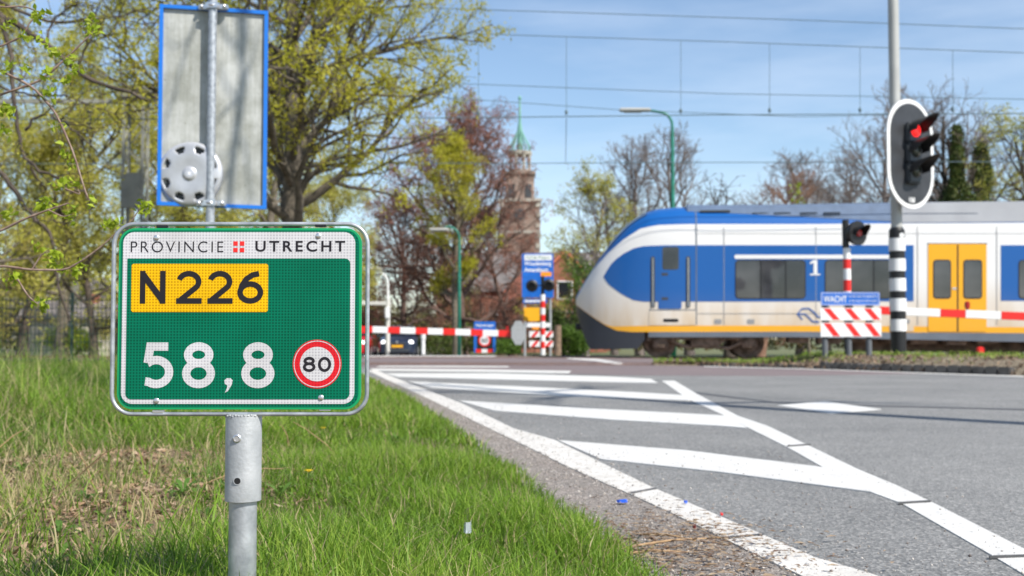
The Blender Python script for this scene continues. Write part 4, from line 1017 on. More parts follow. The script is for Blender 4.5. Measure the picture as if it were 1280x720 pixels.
# ------------------------------------------------------------------ vegetation
def tubes_np(groups):
    """groups: list of (pts N x3, rad N); batch by N"""
    by = {}
    for p, r, k in groups: by.setdefault((len(p), k), []).append((p, r))
    Vs, Fs, off = [], [], 0
    for (N, k), L_ in by.items():
        Pn = np.array([p for p, _ in L_]); Rn = np.array([r for _, r in L_]); B_ = len(L_)
        D = np.empty_like(Pn); D[:,1:-1] = Pn[:,2:]-Pn[:,:-2]; D[:,0] = Pn[:,1]-Pn[:,0]; D[:,-1] = Pn[:,-1]-Pn[:,-2]
        D /= np.linalg.norm(D, axis=2, keepdims=True)+1e-9
        ref = np.where(np.abs(D[:,:1,2:3]) < .9, np.array([0,0,1.]), np.array([1.,0,0]))
        ref = np.broadcast_to(ref, D.shape); A_ = np.cross(D, ref); A_ /= np.linalg.norm(A_, axis=2, keepdims=True)+1e-9; Bb = np.cross(D, A_)
        th = 2*np.pi*np.arange(k)/k
        V_ = Pn[:,:,None,:] + Rn[:,:,None,None]*(A_[:,:,None,:]*np.cos(th)[None,None,:,None] + Bb[:,:,None,:]*np.sin(th)[None,None,:,None])
        Vs.append(V_.reshape(-1,3)); i, j, q = np.meshgrid(np.arange(B_), np.arange(N-1), np.arange(k), indexing='ij')
        ix = lambda jj, qq: i*N*k + jj*k + qq % k
        Fs.append((np.stack([ix(j,q), ix(j,q+1), ix(j+1,q+1), ix(j+1,q)], -1).reshape(-1,4))+off); off += B_*N*k
    return np.concatenate(Vs), np.concatenate(Fs)
def leaves_np(C, size, rg, aspect=.6, tint=None, flat=0.0):
    n = len(C); a = rg.normal(size=(n,3)); a /= np.linalg.norm(a, axis=1, keepdims=True); b = rg.normal(size=(n,3)); b[:,2] *= (1-flat); b = np.cross(a, b); b /= np.linalg.norm(b, axis=1, keepdims=True)+1e-9
    s = size*rg.uniform(.6,1.35,(n,1)); V_ = np.stack([C-a*s, C+b*s*aspect*.5, C+a*s, C-b*s*aspect*.5], 1).reshape(-1,3)
    F_ = np.arange(4*n).reshape(-1,4); t = rg.uniform(0,1,n) if tint is None else tint
    return V_, F_, np.repeat(t, 4)
def grow(seed, H, r0, W, base_f=.25, n1=14, n2=7, n3=5, n4=0, wig=.16, up=.25, prof=None, e0=10, e1=70, lean=(0,0), trunk_top=.85, gn=.5, rmin=.004, rl=1.0):
    rg = np.random.default_rng(seed); br = []; tips = []
    def path(p, d, L_, n, wig_, up_):
        pts = [p]; d = d/np.linalg.norm(d)
        for i in range(n):
            d = d + rg.normal(size=3)*wig_ + np.array([0,0,up_])/n; d /= np.linalg.norm(d); pts.append(pts[-1] + d*L_/n)
        return np.array(pts)
    tr = path(np.zeros(3), np.array([lean[0],lean[1],1.]), H*trunk_top, 10, wig*.35, .2)
    br.append((tr, np.linspace(r0, r0*.25, 11)*np.where(np.arange(11)==0, 1.3, 1), 9))
    prof = prof or (lambda t: math.sqrt(max(.05, 1-(1.7*t-.75)**2)))
    def at(pts, t): f = t*(len(pts)-1); i = min(int(f), len(pts)-2); return pts[i] + (pts[i+1]-pts[i])*(f-i), pts[i+1]-pts[i]
    def sub(pts, r, L_, lvl):
        N = (n2, n3, n4, 0)[lvl]
        if N == 0: return
        for k in range(N):
            t = .25 + .75*(k+rg.uniform(0,1))/N; t = min(t, .99); p, d = at(pts, t); d = d/np.linalg.norm(d)
            s = rg.normal(size=3); s -= d*s.dot(d); s /= np.linalg.norm(s); a = rg.uniform(.5, 1.1); dd = d*math.cos(a)+s*math.sin(a)
            l = L_*(.55 if lvl == 0 else .5)*(1.15-t*.6)*rg.uniform(.7,1.3); rr = max(r*(.55-.25*t), rmin)
            q = path(p, dd, l, 4 if lvl < 1 else 3, wig*1.1, up*.5); br.append((q, np.linspace(rr, rr*.3, len(q)), 4 if lvl < 1 else 3)); tips.append((q, lvl+2))
            sub(q, rr, l, lvl+1)
    az = rg.uniform(0, 6.28)
    for k in range(n1):
        t = (k+rg.uniform(0,.8))/n1; tt = base_f + (1-base_f)*t; p, _ = at(tr, min(.99, tt)); az += 2.4+rg.normal()*.4; el = R(e0+(e1-e0)*t+rg.normal()*8)
        L_ = W*prof(t)*rg.uniform(.8,1.15); dd = np.array([math.cos(az)*math.cos(el), math.sin(az)*math.cos(el), math.sin(el)]); rr = r0*(.5-.32*t)*rl
        q = path(p, dd, L_, 7, wig, up); br.append((q, np.linspace(rr, rr*.2, 8), 6)); tips.append((q, 1)); sub(q, rr, L_, 0)
    return br, tips, rg
def make_tree(name, label, cat, loc, bark, leaf=None, nleaf=0, lsize=.08, spread=.2, group=None, rz=0, lvl=2, extra=None, **kw):
    br, tips, rg = grow(**kw); t = thing(name, (loc[0], loc[1], gz(loc[1])), label, cat, group, rz)
    big = [b for b in br if b[2] > 3]; small = [b for b in br if b[2] <= 3]
    V_, F_ = tubes_np(big); np_mesh('trunk', V_, F_, bark, t, smooth=True)
    cr = None
    if small:
        V_, F_ = tubes_np(small); cr = np_mesh('twigs', V_, F_, bark, t)
    if nleaf:
        pool = [q for q, l in tips if l >= lvl]; nc = max(1, nleaf//9); cid = rg.integers(0, nc, nleaf); L_ = rg.integers(0, len(pool), nc)[cid]; w = (rg.uniform(.35, 1, nc)**.7)[cid]; coff = (rg.normal(size=(nc,3))*spread*.55)[cid]
        C = np.array([pool[i][0] + 0 for i in L_]); C = np.empty((nleaf,3))
        tint0 = rg.uniform(0,1,len(pool))
        for j in range(nleaf):
            q = pool[L_[j]]; f = w[j]*(len(q)-1); i = min(int(f), len(q)-2); C[j] = q[i]+(q[i+1]-q[i])*(f-i)
        C += rg.normal(size=C.shape)*spread*.42 + coff
        ti = np.clip(tint0[L_]*.6 + rg.uniform(0,.4,nleaf), 0, 1)
        V_, F_, a = leaves_np(C, lsize, rg, tint=ti); np_mesh('crown', V_, F_, leaf, t, attr=a)
    return t
lf_oak = leaf_mat('young_oak_leaf', [(.30,.29,.02),(.42,.41,.03),(.54,.51,.06),(.44,.34,.06)], .5)
lf_spring = leaf_mat('spring_leaf', [(.27,.26,.04),(.42,.41,.06),(.55,.51,.12),(.42,.33,.13)], .5)
lf_red = leaf_mat('copper_leaf', [(.24,.10,.075),(.36,.16,.11),(.46,.26,.17)], .45)
lf_lime = leaf_mat('lime_leaf', [(.22,.30,.02),(.36,.46,.03),(.45,.52,.06)], .45)
lf_ivy = leaf_mat('ivy_leaf', [(.04,.065,.015),(.08,.12,.025),(.17,.17,.05)], .2)
lf_green = leaf_mat('bush_leaf', [(.05,.10,.015),(.09,.17,.02),(.15,.23,.04)], .3)
lf_brown = leaf_mat('dead_leaf', [(.20,.12,.07),(.34,.22,.13),(.48,.36,.25)], .15)
# main oak
make_tree('oak_tree', 'large oak with spreading limbs and young yellow green leaves right behind the kilometre sign', 'tree', base(371, 22), M['bark_oak'], lf_oak, 98000, .046, .16,
          seed=23, H=11.5, r0=.26, W=4.9, base_f=.25, n1=34, n2=11, n3=5, n4=0, rl=.8, rmin=.007, wig=.17, up=.42, e0=18, e1=74)
# woodland at left : prototypes then copies
protoA = make_tree('woodland_tree', 'A', 'tree', (0,0,0), M['bark'], lf_spring, 16000, .075, .28, seed=21, H=12, r0=.22, W=3.2, base_f=.18, n1=16, n2=7, n3=5, wig=.2, up=.4, group='woodland trees at the left')
protoB = make_tree('woodland_tree', 'B', 'tree', (0,0,0), M['bark_dark'], lf_spring, 14000, .075, .30, seed=33, H=10, r0=.16, W=2.8, base_f=.10, n1=18, n2=7, n3=4, wig=.25, up=.5, group='woodland trees at the left')
protoC = make_tree('woodland_tree', 'C', 'tree', (0,0,0), M['bark'], lf_oak, 14000, .075, .30, seed=5, H=14, r0=.25, W=3.4, base_f=.22, n1=15, n2=7, n3=5, wig=.2, up=.4, group='woodland trees at the left')
spots = [(protoA, -60, 34, 1.0, 'dense woodland tree at the far left edge, partly out of the picture'),
 (protoB, 28, 39, 1.05, 'dark stemmed woodland tree behind the mesh fence near the left edge'),
 (protoC, 75, 46, 1.0, 'tall woodland tree rising between the foreground twigs and the mast'),
 (protoB, 118, 41, .9, 'smaller woodland tree left of the catenary mast, above the green fence post'),
 (protoA, 150, 52, 1.05, 'woodland tree directly behind the catenary mast'),
 (protoC, 215, 47, 1.0, 'woodland tree hidden behind the wheel cover side of the tall sign'),
 (protoB, 262, 42, 1.0, 'woodland tree behind the pole of the tall sign'),
 (protoA, 318, 44, 1.05, 'woodland tree between the tall sign and the large oak'),
 (protoC, 345, 58, 1.05, 'taller woodland tree just left of the large oak trunk'),
 (protoB, 405, 50, .95, 'woodland tree low behind the right side of the oak trunk'),
 (protoA, -10, 60, 1.1, 'woodland tree far back at the left edge')]
used = set()
for i, (pr, px, d, sc, lab) in enumerate(spots):
    o = pr if id(pr) not in used else copy_tree(pr); used.add(id(pr)); o.location = gbase(px, d); o.rotation_euler.z = i*1.7; o.scale = (sc, sc, sc); o['label'] = lab
# red beech group and yellow tree beside it
make_tree('copper_beech', 'broad copper beech with reddish brown young leaves in front of the church tower', 'tree', base(578, 58), M['bark_beech'], lf_red, 30000, .07, .26, rmin=.012, seed=41, H=11.8, r0=.30, W=5.4, base_f=.08, n1=34, n2=9, n3=6, n4=3, wig=.18, up=.45, e0=5)
make_tree('copper_beech', 'second copper beech, lower and left of the broad one, behind the white street lamp', 'tree', base(505, 66), M['bark_beech'], lf_red, 14000, .075, .28, rmin=.012, n4=3, seed=43, H=9.6, r0=.22, W=3.6, base_f=.12, n1=18, n2=7, n3=5, wig=.2, up=.5)
make_tree('copper_beech', 'smaller copper beech standing against the foot of the church tower', 'tree', base(640, 64), M['bark_beech'], lf_red, 14000, .07, .25, rmin=.013, n4=3, seed=47, H=8.6, r0=.2, W=3.0, base_f=.08, n1=20, n2=7, n3=5, wig=.2, up=.5)
make_tree('leafy_tree', 'slender yellow green tree leafing out against the copper beech', 'tree', base(572, 52), M['bark'], lf_oak, 13000, .07, .22, seed=52, H=10.8, r0=.2, W=2.3, base_f=.3, n1=16, n2=7, n3=4, wig=.18, up=.9)
make_tree('leafy_tree', 'rounded pale green tree between the church tower and the train nose', 'tree', base(732, 50), M['bark_grey'], lf_spring, 11000, .065, .2, seed=57, H=8.2, r0=.17, W=2.8, base_f=.1, n1=18, n2=8, n3=5, wig=.2, up=.7)
make_tree('shrub_tree', 'dark tangled shrub close beside the train nose', 'shrub', base(712, 44), M['bark_dark'], lf_green, 3500, .06, .16, seed=61, H=3.6, r0=.09, W=1.7, base_f=.05, n1=14, n2=7, n3=4, wig=.25, up=.6)
# bare trees
def bare(label, px, d, H, W, seed, bark, **k):
    kw = dict(H=H, W=W, seed=seed, r0=H*.02, base_f=.16, n1=20, n2=9, n3=6, n4=3, wig=.17, up=.7, rmin=.013); kw.update(k)
    return make_tree('bare_tree', label, 'tree', base(px, d), bark, group='bare trees behind the train', **kw)
bare('thin bare tree behind the arm of the tall green street lamp', 800, 66, 12.8, 3.8, 71, M['bark_grey'])
bare('fine twigged bare tree right of the tall green street lamp', 862, 68, 14, 4.0, 72, M['bark_grey'])
bare('gnarled dark bare tree with crooked limbs over the train roof grilles', 913, 48, 7.6, 3.0, 73, M['bark_dark'], n4=1, wig=.28, up=.2, r0=.24, n1=12, n2=5, n3=3, base_f=.35)
bare('leaning warm brown bare tree right of the gnarled one', 950, 52, 9.4, 2.6, 74, M['bark_red'], lean=(.25,0), wig=.2, n4=2)
bare('low bare tree left of the traffic light pole', 1035, 60, 9.4, 3.8, 75, M['bark_grey'])
bare('large bare tree behind the traffic light head', 1118, 62, 13.6, 4.3, 76, M['bark_grey'])
bare('tall bare tree whose crown spreads above the ivy columns', 1210, 58, 14.6, 5.0, 77, M['bark_grey'])
bare('spreading bare tree above the first class number of the train', 1000, 66, 12.0, 3.8, 171, M['bark_grey'])
bare('bare tree close to the left of the traffic light head', 1072, 68, 12.8, 3.6, 172, M['bark_grey'])
bare('small bare tree between the pale green tree and the lamp arm', 768, 70, 10.5, 3.2, 173, M['bark_grey'])
bare('bare tree at the right edge behind the ivy columns', 1262, 64, 13.0, 4.2, 174, M['bark_grey'])
make_tree('leafy_tree', 'tree with sparse young leaves cut off by the right edge of the picture', 'tree', base(1300, 46), M['bark_dark'], lf_spring, 6000, .07, .2, seed=79, H=10.5, r0=.2, W=3.2, base_f=.3, n1=16, n2=7, n3=4, wig=.2, up=.3)
make_tree('shrub_tree', 'small bush with fresh green shoots above the train roof', 'shrub', base(1012, 44), M['bark'], lf_lime, 420, .07, .12, seed=83, H=7.4, r0=.07, W=1.0, base_f=.55, n1=12, n2=5, n3=3, wig=.2, up=1.2)
def ivy(label, px, d, H, r, seed, lean):
    t = make_tree('ivy_covered_tree', label, 'tree', base(px, d), M['bark_dark'], group='ivy covered trees', seed=seed, H=H*1.22, r0=.22, W=2.4, base_f=.45, rmin=.012, n1=12, n2=6, n3=4, wig=.15, up=.8, lean=(lean,0))
    rg = np.random.default_rng(seed); n = 19000; z = H*rg.uniform(0,1,n)**.85; fz = z/H; rad = r*1.35*(1.02-fz)**.85*(1 + .3*np.sin(fz*17+seed)+.22*np.sin(fz*39)); a = rg.uniform(0,6.28,n); q = rad*rg.uniform(.55,1,n)**.6*(1+.38*np.sin(a*2+fz*11+seed))
    C = np.stack([q*np.cos(a)+lean*z*.85, q*np.sin(a), z], 1) + rg.normal(size=(n,3))*.08
    V_, F_, at_ = leaves_np(C, .085, rg, .8); np_mesh('ivy_crown', V_, F_, lf_ivy, t, attr=at_)
ivy('left of two ivy covered trunks standing above the train roof', 1196, 50, 10.2, 1.0, 91, .02)
ivy('right, bushier of two ivy covered trunks above the train roof', 1234, 51, 9.6, 1.15, 92, -.015)
# distant wood and hedges as masses
def mass(name, label, boxes, m, size, seed, cat):
    rg = np.random.default_rng(seed); Cs = []
    for (x0, x1, d0, d1, h, n) in boxes:
        d = rg.uniform(d0, d1, n); px = rg.uniform(x0, x1, n); X_ = (px-640)/F*d
        hh = h*(.7+.3*np.sin(X_*.55+seed)*np.sin(X_*.17+d*.1)+.12*np.sin(X_*1.9)); Cs.append(np.stack([X_, d, hh*rg.uniform(0,1,n)**.9], 1))
    C = np.concatenate(Cs); V_, F_, a = leaves_np(C, size, rg, .8); o = np_mesh(name, V_, F_, m, attr=a); tag(o, label, cat, kind='stuff'); return o
mass('distant_woodland', 'hazy mass of spring woodland closing the view on the left', [(-500,470,75,100,10,26000)], lf_spring, .24, 3, 'woodland')
mass('undergrowth', 'dark undergrowth below the copper beech and behind the train', [(425,720,70,76,2.6,12000),(380,600,78,84,4.6,9000),(-200,330,64,70,2.2,9000),(700,1700,58,66,3.0,14000)], leaf_mat('undergrowth_leaf', [(.07,.055,.03),(.12,.11,.04),(.18,.16,.06)], .25), .15, 4, 'undergrowth')
mass('verge_hedge', 'low bright green ground cover behind the end of the far barrier', [(620,650,43,47,.55,2500)], lf_green, .07, 5, 'ground cover')
def bush(label, px, d, r, h, n, m, seed, sz=.07):
    rg = np.random.default_rng(seed); t = thing('bush', gbase(px, d), label, 'bush')
    g = []
    for k in range(16):
        a = rg.uniform(0,6.28); e = np.array([r*.7*math.cos(a), r*.5*math.sin(a), h*rg.uniform(.6,.95)]); m0 = e*.5 + rg.normal(size=3)*.05; g.append((np.array([np.zeros(3), m0, e]), np.array([.03,.02,.008]), 4))
    V_, F_ = tubes_np(g); np_mesh('stems', V_, F_, M['bark_dark'], t)
    cl = rg.normal(size=(22,3)); cl /= np.linalg.norm(cl, axis=1, keepdims=True); cl *= rg.uniform(.4,.85,(22,1)); k = rg.integers(0,22,n)
    C = (cl[k] + rg.normal(size=(n,3))*.17)*np.array([r,r*.8,h/2]) + np.array([0,0,h/2]); C[:,2] = np.abs(C[:,2])
    V_, F_, a = leaves_np(C, sz, rg, .7, tint=np.clip(rg.uniform(0,1,22)[k]*.6+rg.uniform(0,.4,n),0,1)); np_mesh('crown', V_, F_, m, t, attr=a)
bush('bright green leafy bush under the train nose', 716, 41, .75, 1.3, 4500, lf_green, 101, .05)
bush('darker bush between the wooden post and the train nose', 705, 45, 1.1, 2.2, 5000, lf_ivy, 102)
bush('yellow flowering bush beyond the fence, left of the kilometre sign', 90, 47, 1.6, 1.4, 3000, lf_lime, 103)
bush('rounded dark bush behind the town border sign', 560, 55, 1.6, 1.5, 4500, lf_ivy, 104)
bush('rounded green bush behind the cyclists', 585, 60, 2.0, 2.0, 4500, lf_green, 105)
# big bare tree behind the camera across the road; its branches throw the shadows on the road
make_tree('roadside_tree', 'tall bare roadside tree beyond the right edge that shades the hatched markings', 'tree', (8.5,1.5,0), M['bark'], None, 0, seed=131, H=17, r0=.22, W=2.6, base_f=.66, n1=8, n2=5, n3=3, wig=.2, up=.4)

# foreground shrub with lime leaf buds, growing in from the left
def fore_twigs():
    d = 2.9; t = thing('budding_shrub', (-2.1, d, 0), 'thin twigs with lime green opening buds reaching in from the left edge', 'shrub')
    O = np.array([-2.1, d, 0]); g = []
    def Pt(p, dd=0): v = P(p[0], p[1], d+dd); return np.array([v.x, v.y, v.z]) - O
    tw = [([(-260,60),(-120,50),(0,85),(40,107),(70,140),(92,190),(105,235),(113,256)], .0042, 0),
          ([(-200,190),(-80,150),(0,120),(50,97),(85,72),(110,48),(120,36)], .0040, .1),
          ([(-200,120),(-80,70),(0,57),(28,45),(40,30),(50,16)], .0035, .15),
          ([(-220,380),(-90,320),(0,290),(30,276),(60,262),(86,254)], .0042, -.1),
          ([(-220,420),(-90,345),(0,332),(40,337),(80,335),(110,321)], .0048, -.05),
          ([(22,349),(36,366),(48,381)], .0025, -.05), ([(40,337),(52,322),(60,312)], .0022, -.05), ([(82,236),(100,243),(97,236)], .002, 0), ([(60,262),(78,270),(90,268)], .002, -.1),
          ([(-140,-60),(-60,-20),(0,10),(30,8),(60,20)], .0035, .2),
          ([(108,322),(128,306),(150,286),(168,272),(176,258)], .0022, -.05)]
    for pts, r, dd in tw:
        q = np.array([Pt(p, dd) for p in pts]); q[1:-1] += rng.normal(size=q[1:-1].shape)*.004
        # resample
        tt = np.linspace(0, len(q)-1, 4*len(q)); qs = np.stack([np.interp(tt, np.arange(len(q)), q[:,k]) for k in range(3)], 1); qs = np.concatenate([qs[:1], (qs[:-2]+2*qs[1:-1]+qs[2:])/4, qs[-1:]])
        rr = np.linspace(r, r*.45, len(qs)); rr[::4] *= 1.25; g.append((qs, rr, 6))
    trunk = np.array([[0,0,0],[-.05,0,.4],[-.08,.02,.9],[-.02,0,1.3],[.02,.02,1.8]]); g.append((trunk, np.array([.03,.026,.02,.014,.008]), 8))
    for pts, r, dd in tw[:5]+tw[9:10]:
        a = Pt(pts[0], dd); z = min(max(a[2]-.3, .2), 1.6); b_ = np.array([-.05, 0, z]); g.append((np.array([b_, (a+b_)/2+np.array([0,0,.03]), a]), np.array([r*1.7, r*1.3, r]), 6))
    V_, F_ = tubes_np(g); np_mesh('stems', V_, F_, mat('twig_bark', (.16,.10,.075), .8, col2=(.3,.22,.17), vscale=60), t, smooth=True)
    buds = [(62,118),(70,157),(80,190),(90,205),(75,230),(95,230),(115,252),(118,24),(122,42),(110,38),(88,78),(95,90),(82,100),(66,68),(60,90),(12,30),(30,43),(45,20),(55,52),(50,16),(10,80),(32,84),
            (12,268),(58,254),(66,260),(85,270),(52,258),(90,262),(50,312),(62,316),(74,318),(66,330),(75,335),(94,340),(100,332),(20,345),(18,352),(57,381),(50,380),(140,278),(132,280),(150,284),(176,258),(183,262),(5,165),(0,138),(8,135),(12,140)]
    C = []; 
    for bx_, by_ in buds:
        c = Pt((bx_, by_), 0); C.append(c)
    C = np.array(C); n = 13; rg = np.random.default_rng(8)
    CC = np.repeat(C, n, 0) + rg.normal(size=(len(C)*n,3))*.0085
    # folded little leaves: two quads each
    m_ = len(CC); a = rg.normal(size=(m_,3)); a[:,2] += .4; a /= np.linalg.norm(a, axis=1, keepdims=True); b2 = np.cross(a, rg.normal(size=(m_,3))); b2 /= np.linalg.norm(b2, axis=1, keepdims=True); nn = np.cross(a, b2)
    s = rg.uniform(.006,.013,(m_,1)); p0 = CC-a*s; p1 = CC+a*s; m0 = CC - a*s*.3; l1 = CC+b2*s*.55+nn*s*.3; l2 = CC-b2*s*.55+nn*s*.3; l3 = CC+a*s*.5+b2*s*.38+nn*s*.2; l4 = CC+a*s*.5-b2*s*.38+nn*s*.2
    V2 = np.stack([p0, l1, l3, p1, l4, l2], 1).reshape(-1,3); i = np.arange(m_)*6; F2 = np.concatenate([np.stack([i,i+1,i+2,i+3],1), np.stack([i,i+3,i+4,i+5],1)])
    np_mesh('opening_leaves', V2, F2, lf_lime, t, attr=np.repeat(rg.uniform(0,1,m_), 6))
fore_twigs()
# thicker dark branches from a tree standing outside the left edge
def left_tree():
    d = 9.0; t = thing('roadside_tree', (-5.6, d, 0), 'dark crooked branches of a tree standing outside the left edge', 'tree'); O = np.array([-5.6, d, 0]); g = []; tips = []
    def Pt(p, dd=0): v = P(p[0], p[1], d+dd); return np.array([v.x, v.y, v.z]) - O
    rg = np.random.default_rng(12)
    limbs = [([(-240,60),(-90,-10),(0,18),(50,50),(100,90),(140,112),(188,128)], .035, 0), ([(-240,-20),(-80,-40),(0,3),(60,25),(110,24),(150,22),(172,10)], .02, .8),
             ([(-240,150),(-60,20),(2,0),(8,60),(15,110),(28,160),(30,200),(60,215),(90,232),(112,240)], .022, -.6), ([(-100,240),(-30,215),(0,208),(22,240),(45,270),(62,300),(72,350),(84,400)], .03, 1.2),
             ([(60,60),(62,30),(75,10),(92,0)], .012, 0), ([(28,160),(50,140),(75,150),(100,172),(118,188)], .012, -.6), ([(100,90),(110,60),(118,30),(112,5)], .010, .2), ([(0,100),(40,125),(80,118),(130,140),(170,150)], .010, .5)]
    for pts, r, dd in limbs:
        q = np.array([Pt(p, dd) for p in pts]); q += rg.normal(size=q.shape)*.02; tt = np.linspace(0, len(q)-1, 3*len(q)); qs = np.stack([np.interp(tt, np.arange(len(q)), q[:,k]) for k in range(3)], 1)
        qs = np.concatenate([qs[:1], (qs[:-2]+2*qs[1:-1]+qs[2:])/4, qs[-1:]]); qs[1:-1] += rg.normal(size=qs[1:-1].shape)*.008; g.append((qs, np.linspace(r, r*.35, len(qs)), 7))
        for k in range(18):
            i = rg.integers(4, len(qs)-1); dvec = qs[i+1 if i+1 < len(qs) else i]-qs[i-1]; dvec /= np.linalg.norm(dvec); s = rg.normal(size=3); s -= s.dot(dvec)*dvec; s /= np.linalg.norm(s); dr = dvec*.6+s*.8; L_ = rg.uniform(.15,.55); p = [qs[i]]
            for _ in range(4): dr = dr+rg.normal(size=3)*.25; dr /= np.linalg.norm(dr); p.append(p[-1]+dr*L_/4)
            p = np.array(p); g.append((p, np.linspace(.005,.002,5), 3)); tips.append(p)
    # unseen high limb, added and shaped to shade the back of the tall sign
    sv = np.array(SUN_VEC[:])
    def Sh(px, py, tt=5.0): v = P(px, py, 6.95); return np.array([v.x, v.y, v.z]) - O + sv*tt
    ch = [Sh(300,-60), Sh(306,-10), Sh(310,40), Sh(309,90), Sh(303,135), Sh(296,180), Sh(291,225), Sh(290,262)]
    g.append((np.array([[0,0,3.9],[.8,-.5,4.9],[2.4,-1.8,6.0],[4.2,-3.2,6.6]] + [ch[0]] + ch[1:]), np.array([.07,.065,.055,.045,.036,.032,.028,.026,.023,.021,.018,.012]), 7))
    for a_, b_, c_, r1 in (((309,70),(285,40),(262,-20),.014), ((306,118),(288,128),(272,150),.013), ((303,135),(284,100),(276,75),.010), ((300,160),(315,190),(322,240),.010), ((294,200),(276,225),(266,262),.012), ((309,90),(322,60),(330,20),.010), ((262,-20),(232,60),(214,120),.012), ((214,120),(205,150),(196,190),.009), ((232,60),(215,70),(200,66),.007), ((296,180),(282,190),(270,188),.007)):
        g.append((np.array([Sh(*a_), (Sh(*a_)+Sh(*b_))/2 + .01, Sh(*b_), Sh(*c_)]), np.array([r1, r1*.9, r1*.8, r1*.5]), 5))
    tr = np.array([[0,0,0],[.05,0,1],[-.02,0,2],[.05,.05,3],[0,0,4.2]]); g.append((tr, np.array([.16,.14,.12,.09,.05]), 10))
    for pts, r, dd in limbs[:4]:
        a = Pt(pts[0], dd); zz = min(max(a[2]-.5,.8),3.8); b_ = np.array([0,0,zz]); g.append((np.array([b_, (a+b_)/2+np.array([0,0,.08]), a]), np.array([r*1.7,r*1.3,r]), 7))
    V_, F_ = tubes_np(g); np_mesh('trunk', V_, F_, M['bark_dark'], t, smooth=True)
    n = 2600; k = rg.integers(0, len(tips), n); C = np.array([tips[j][rg.integers(1,5)] for j in k]) + rg.normal(size=(n,3))*.025
    V_, F_, a = leaves_np(C, .016, rg, .7); np_mesh('crown', V_, F_, lf_oak, t, attr=a)
left_tree()

# ------------------------------------------------------------------ grass
M['grass'] = leaf_mat('grass_blade', [(.085,.15,.018),(.14,.26,.025),(.22,.36,.035),(.34,.43,.075),(.50,.41,.22)], .45, .45)
def blades(name, n, ymin, ymax, umax, hmin, hmax, w, seed, dens=None, segs=3, px_lim=(-80, 900), yb=1.0, zf=None, umin=-1, tint_add=0):
    rg = np.random.default_rng(seed); y = ymin + (ymax-ymin)*rg.uniform(0,1,n)**yb
    xl = (px_lim[0]-640)/F*np.maximum(y,.8) - .1; xr = edge_x(y) + .02
    x = xl + (xr-xl)*rg.uniform(0,1,n); u = xr-x
    # clumps and bare patch
    cl = np.sin(x*3.1+1.3*np.sin(y*2.2))*np.sin(y*2.7+1.1*np.sin(x*1.9)); cl2 = np.sin(x*9+2*np.sin(y*7))*np.sin(y*8.3)
    patch = 1.25*np.exp(-(((x+1.5)/.62)**4 + ((y-3.7)/1.0)**4)) + 1.0*np.exp(-(((x+.95)/.30)**2 + ((y-2.7)/.40)**2)) + .35*np.exp(-(((x+2.6)/.6)**2 + ((y-5.2)/.7)**2))
    edge_thin = np.clip(u/.10, .25, 1)
    far_ok = (y < 14.5 + 1.5*np.sin(x*1.3)) | (u < 1.0)
    keep = far_ok & (u > umin) & (rg.uniform(0,1,n) < (.72+.22*cl+.12*cl2)*edge_thin*(1-.94*np.clip(patch,0,1)*(.78+.22*cl2))) & (u > .0 - .03*rg.uniform(0,1,n))
    x, y, u, cl, patch = x[keep], y[keep], u[keep], cl[keep], patch[keep]; n = len(x)
    z = verge_z(u, x, y) - .01
    left = np.clip((u-.8)/2.0, 0, 1)
    h = (hmin + (hmax-hmin)*rg.uniform(0,1,n)**1.5)*(1-.35*np.clip(patch,0,1))*(1+.45*cl)*(.85+1.15*left)*(.6+.4*np.clip(u/.2,0,1)); az = rg.uniform(0,6.28,n); bend = rg.uniform(.15,1.1,n)*h
    dx, dy = np.cos(az), np.sin(az); fx, fy = -np.sin(az+rg.normal(size=n)*.6), np.cos(az+rg.normal(size=n)*.6); ww = w*rg.uniform(.6,1.4,n)
    Vs = []
    for s in range(segs+1):
        t = s/segs; cx = x + dx*bend*t*t; cy = y + dy*bend*t*t; cz = z + h*(t - .25*t*t*(bend/h)); wt = ww*(1-t)**.7*(1 if s < segs else 0) + (.0004 if s == segs else 0)
        Vs += [np.stack([cx-fx*wt/2, cy-fy*wt/2, cz], 1), np.stack([cx+fx*wt/2, cy+fy*wt/2, cz], 1)]
    V_ = np.stack(Vs, 1).reshape(-1,3); m = 2*(segs+1); i = (np.arange(n)*m)[:,None]; F_ = np.concatenate([np.concatenate([i+2*s, i+2*s+1, i+2*s+3, i+2*s+2], 1) for s in range(segs)])
    dead = rg.uniform(0,1,n) < .08+.3*patch+.13*left
    ti = np.where(dead, 1.0, np.clip(.28 + .2*cl + rg.uniform(-.25,.35,n) - .12*left + tint_add, 0, .74))
    return V_, F_, np.repeat(ti, m)
parts = [blades('g', 120000, 1.7, 5.0, 9, .035, .125, .0042, 1), blades('g', 85000, 5.0, 12, 9, .05, .14, .008, 2, segs=2, yb=.9), blades('g', 46000, 12, 21.4, 9, .03, .09, .016, 3, segs=2, px_lim=(-60,900)), blades('g', 30000, 2.2, 11, 9, .11, .22, .0055, 6, px_lim=(-80,620), umin=1.0, tint_add=.12), blades('g', 9000, 2.0, 6, 9, .07, .13, .005, 7, umin=.25, tint_add=.1)]
off = 0; VV, FF, AA = [], [], []
for v, f, a in parts: VV.append(v); FF.append(f+off); AA.append(a); off += len(v)
tag(np_mesh('grass', np.concatenate(VV), np.concatenate(FF), M['grass'], attr=np.concatenate(AA)), 'green spring grass covering the left verge', 'grass', kind='stuff')
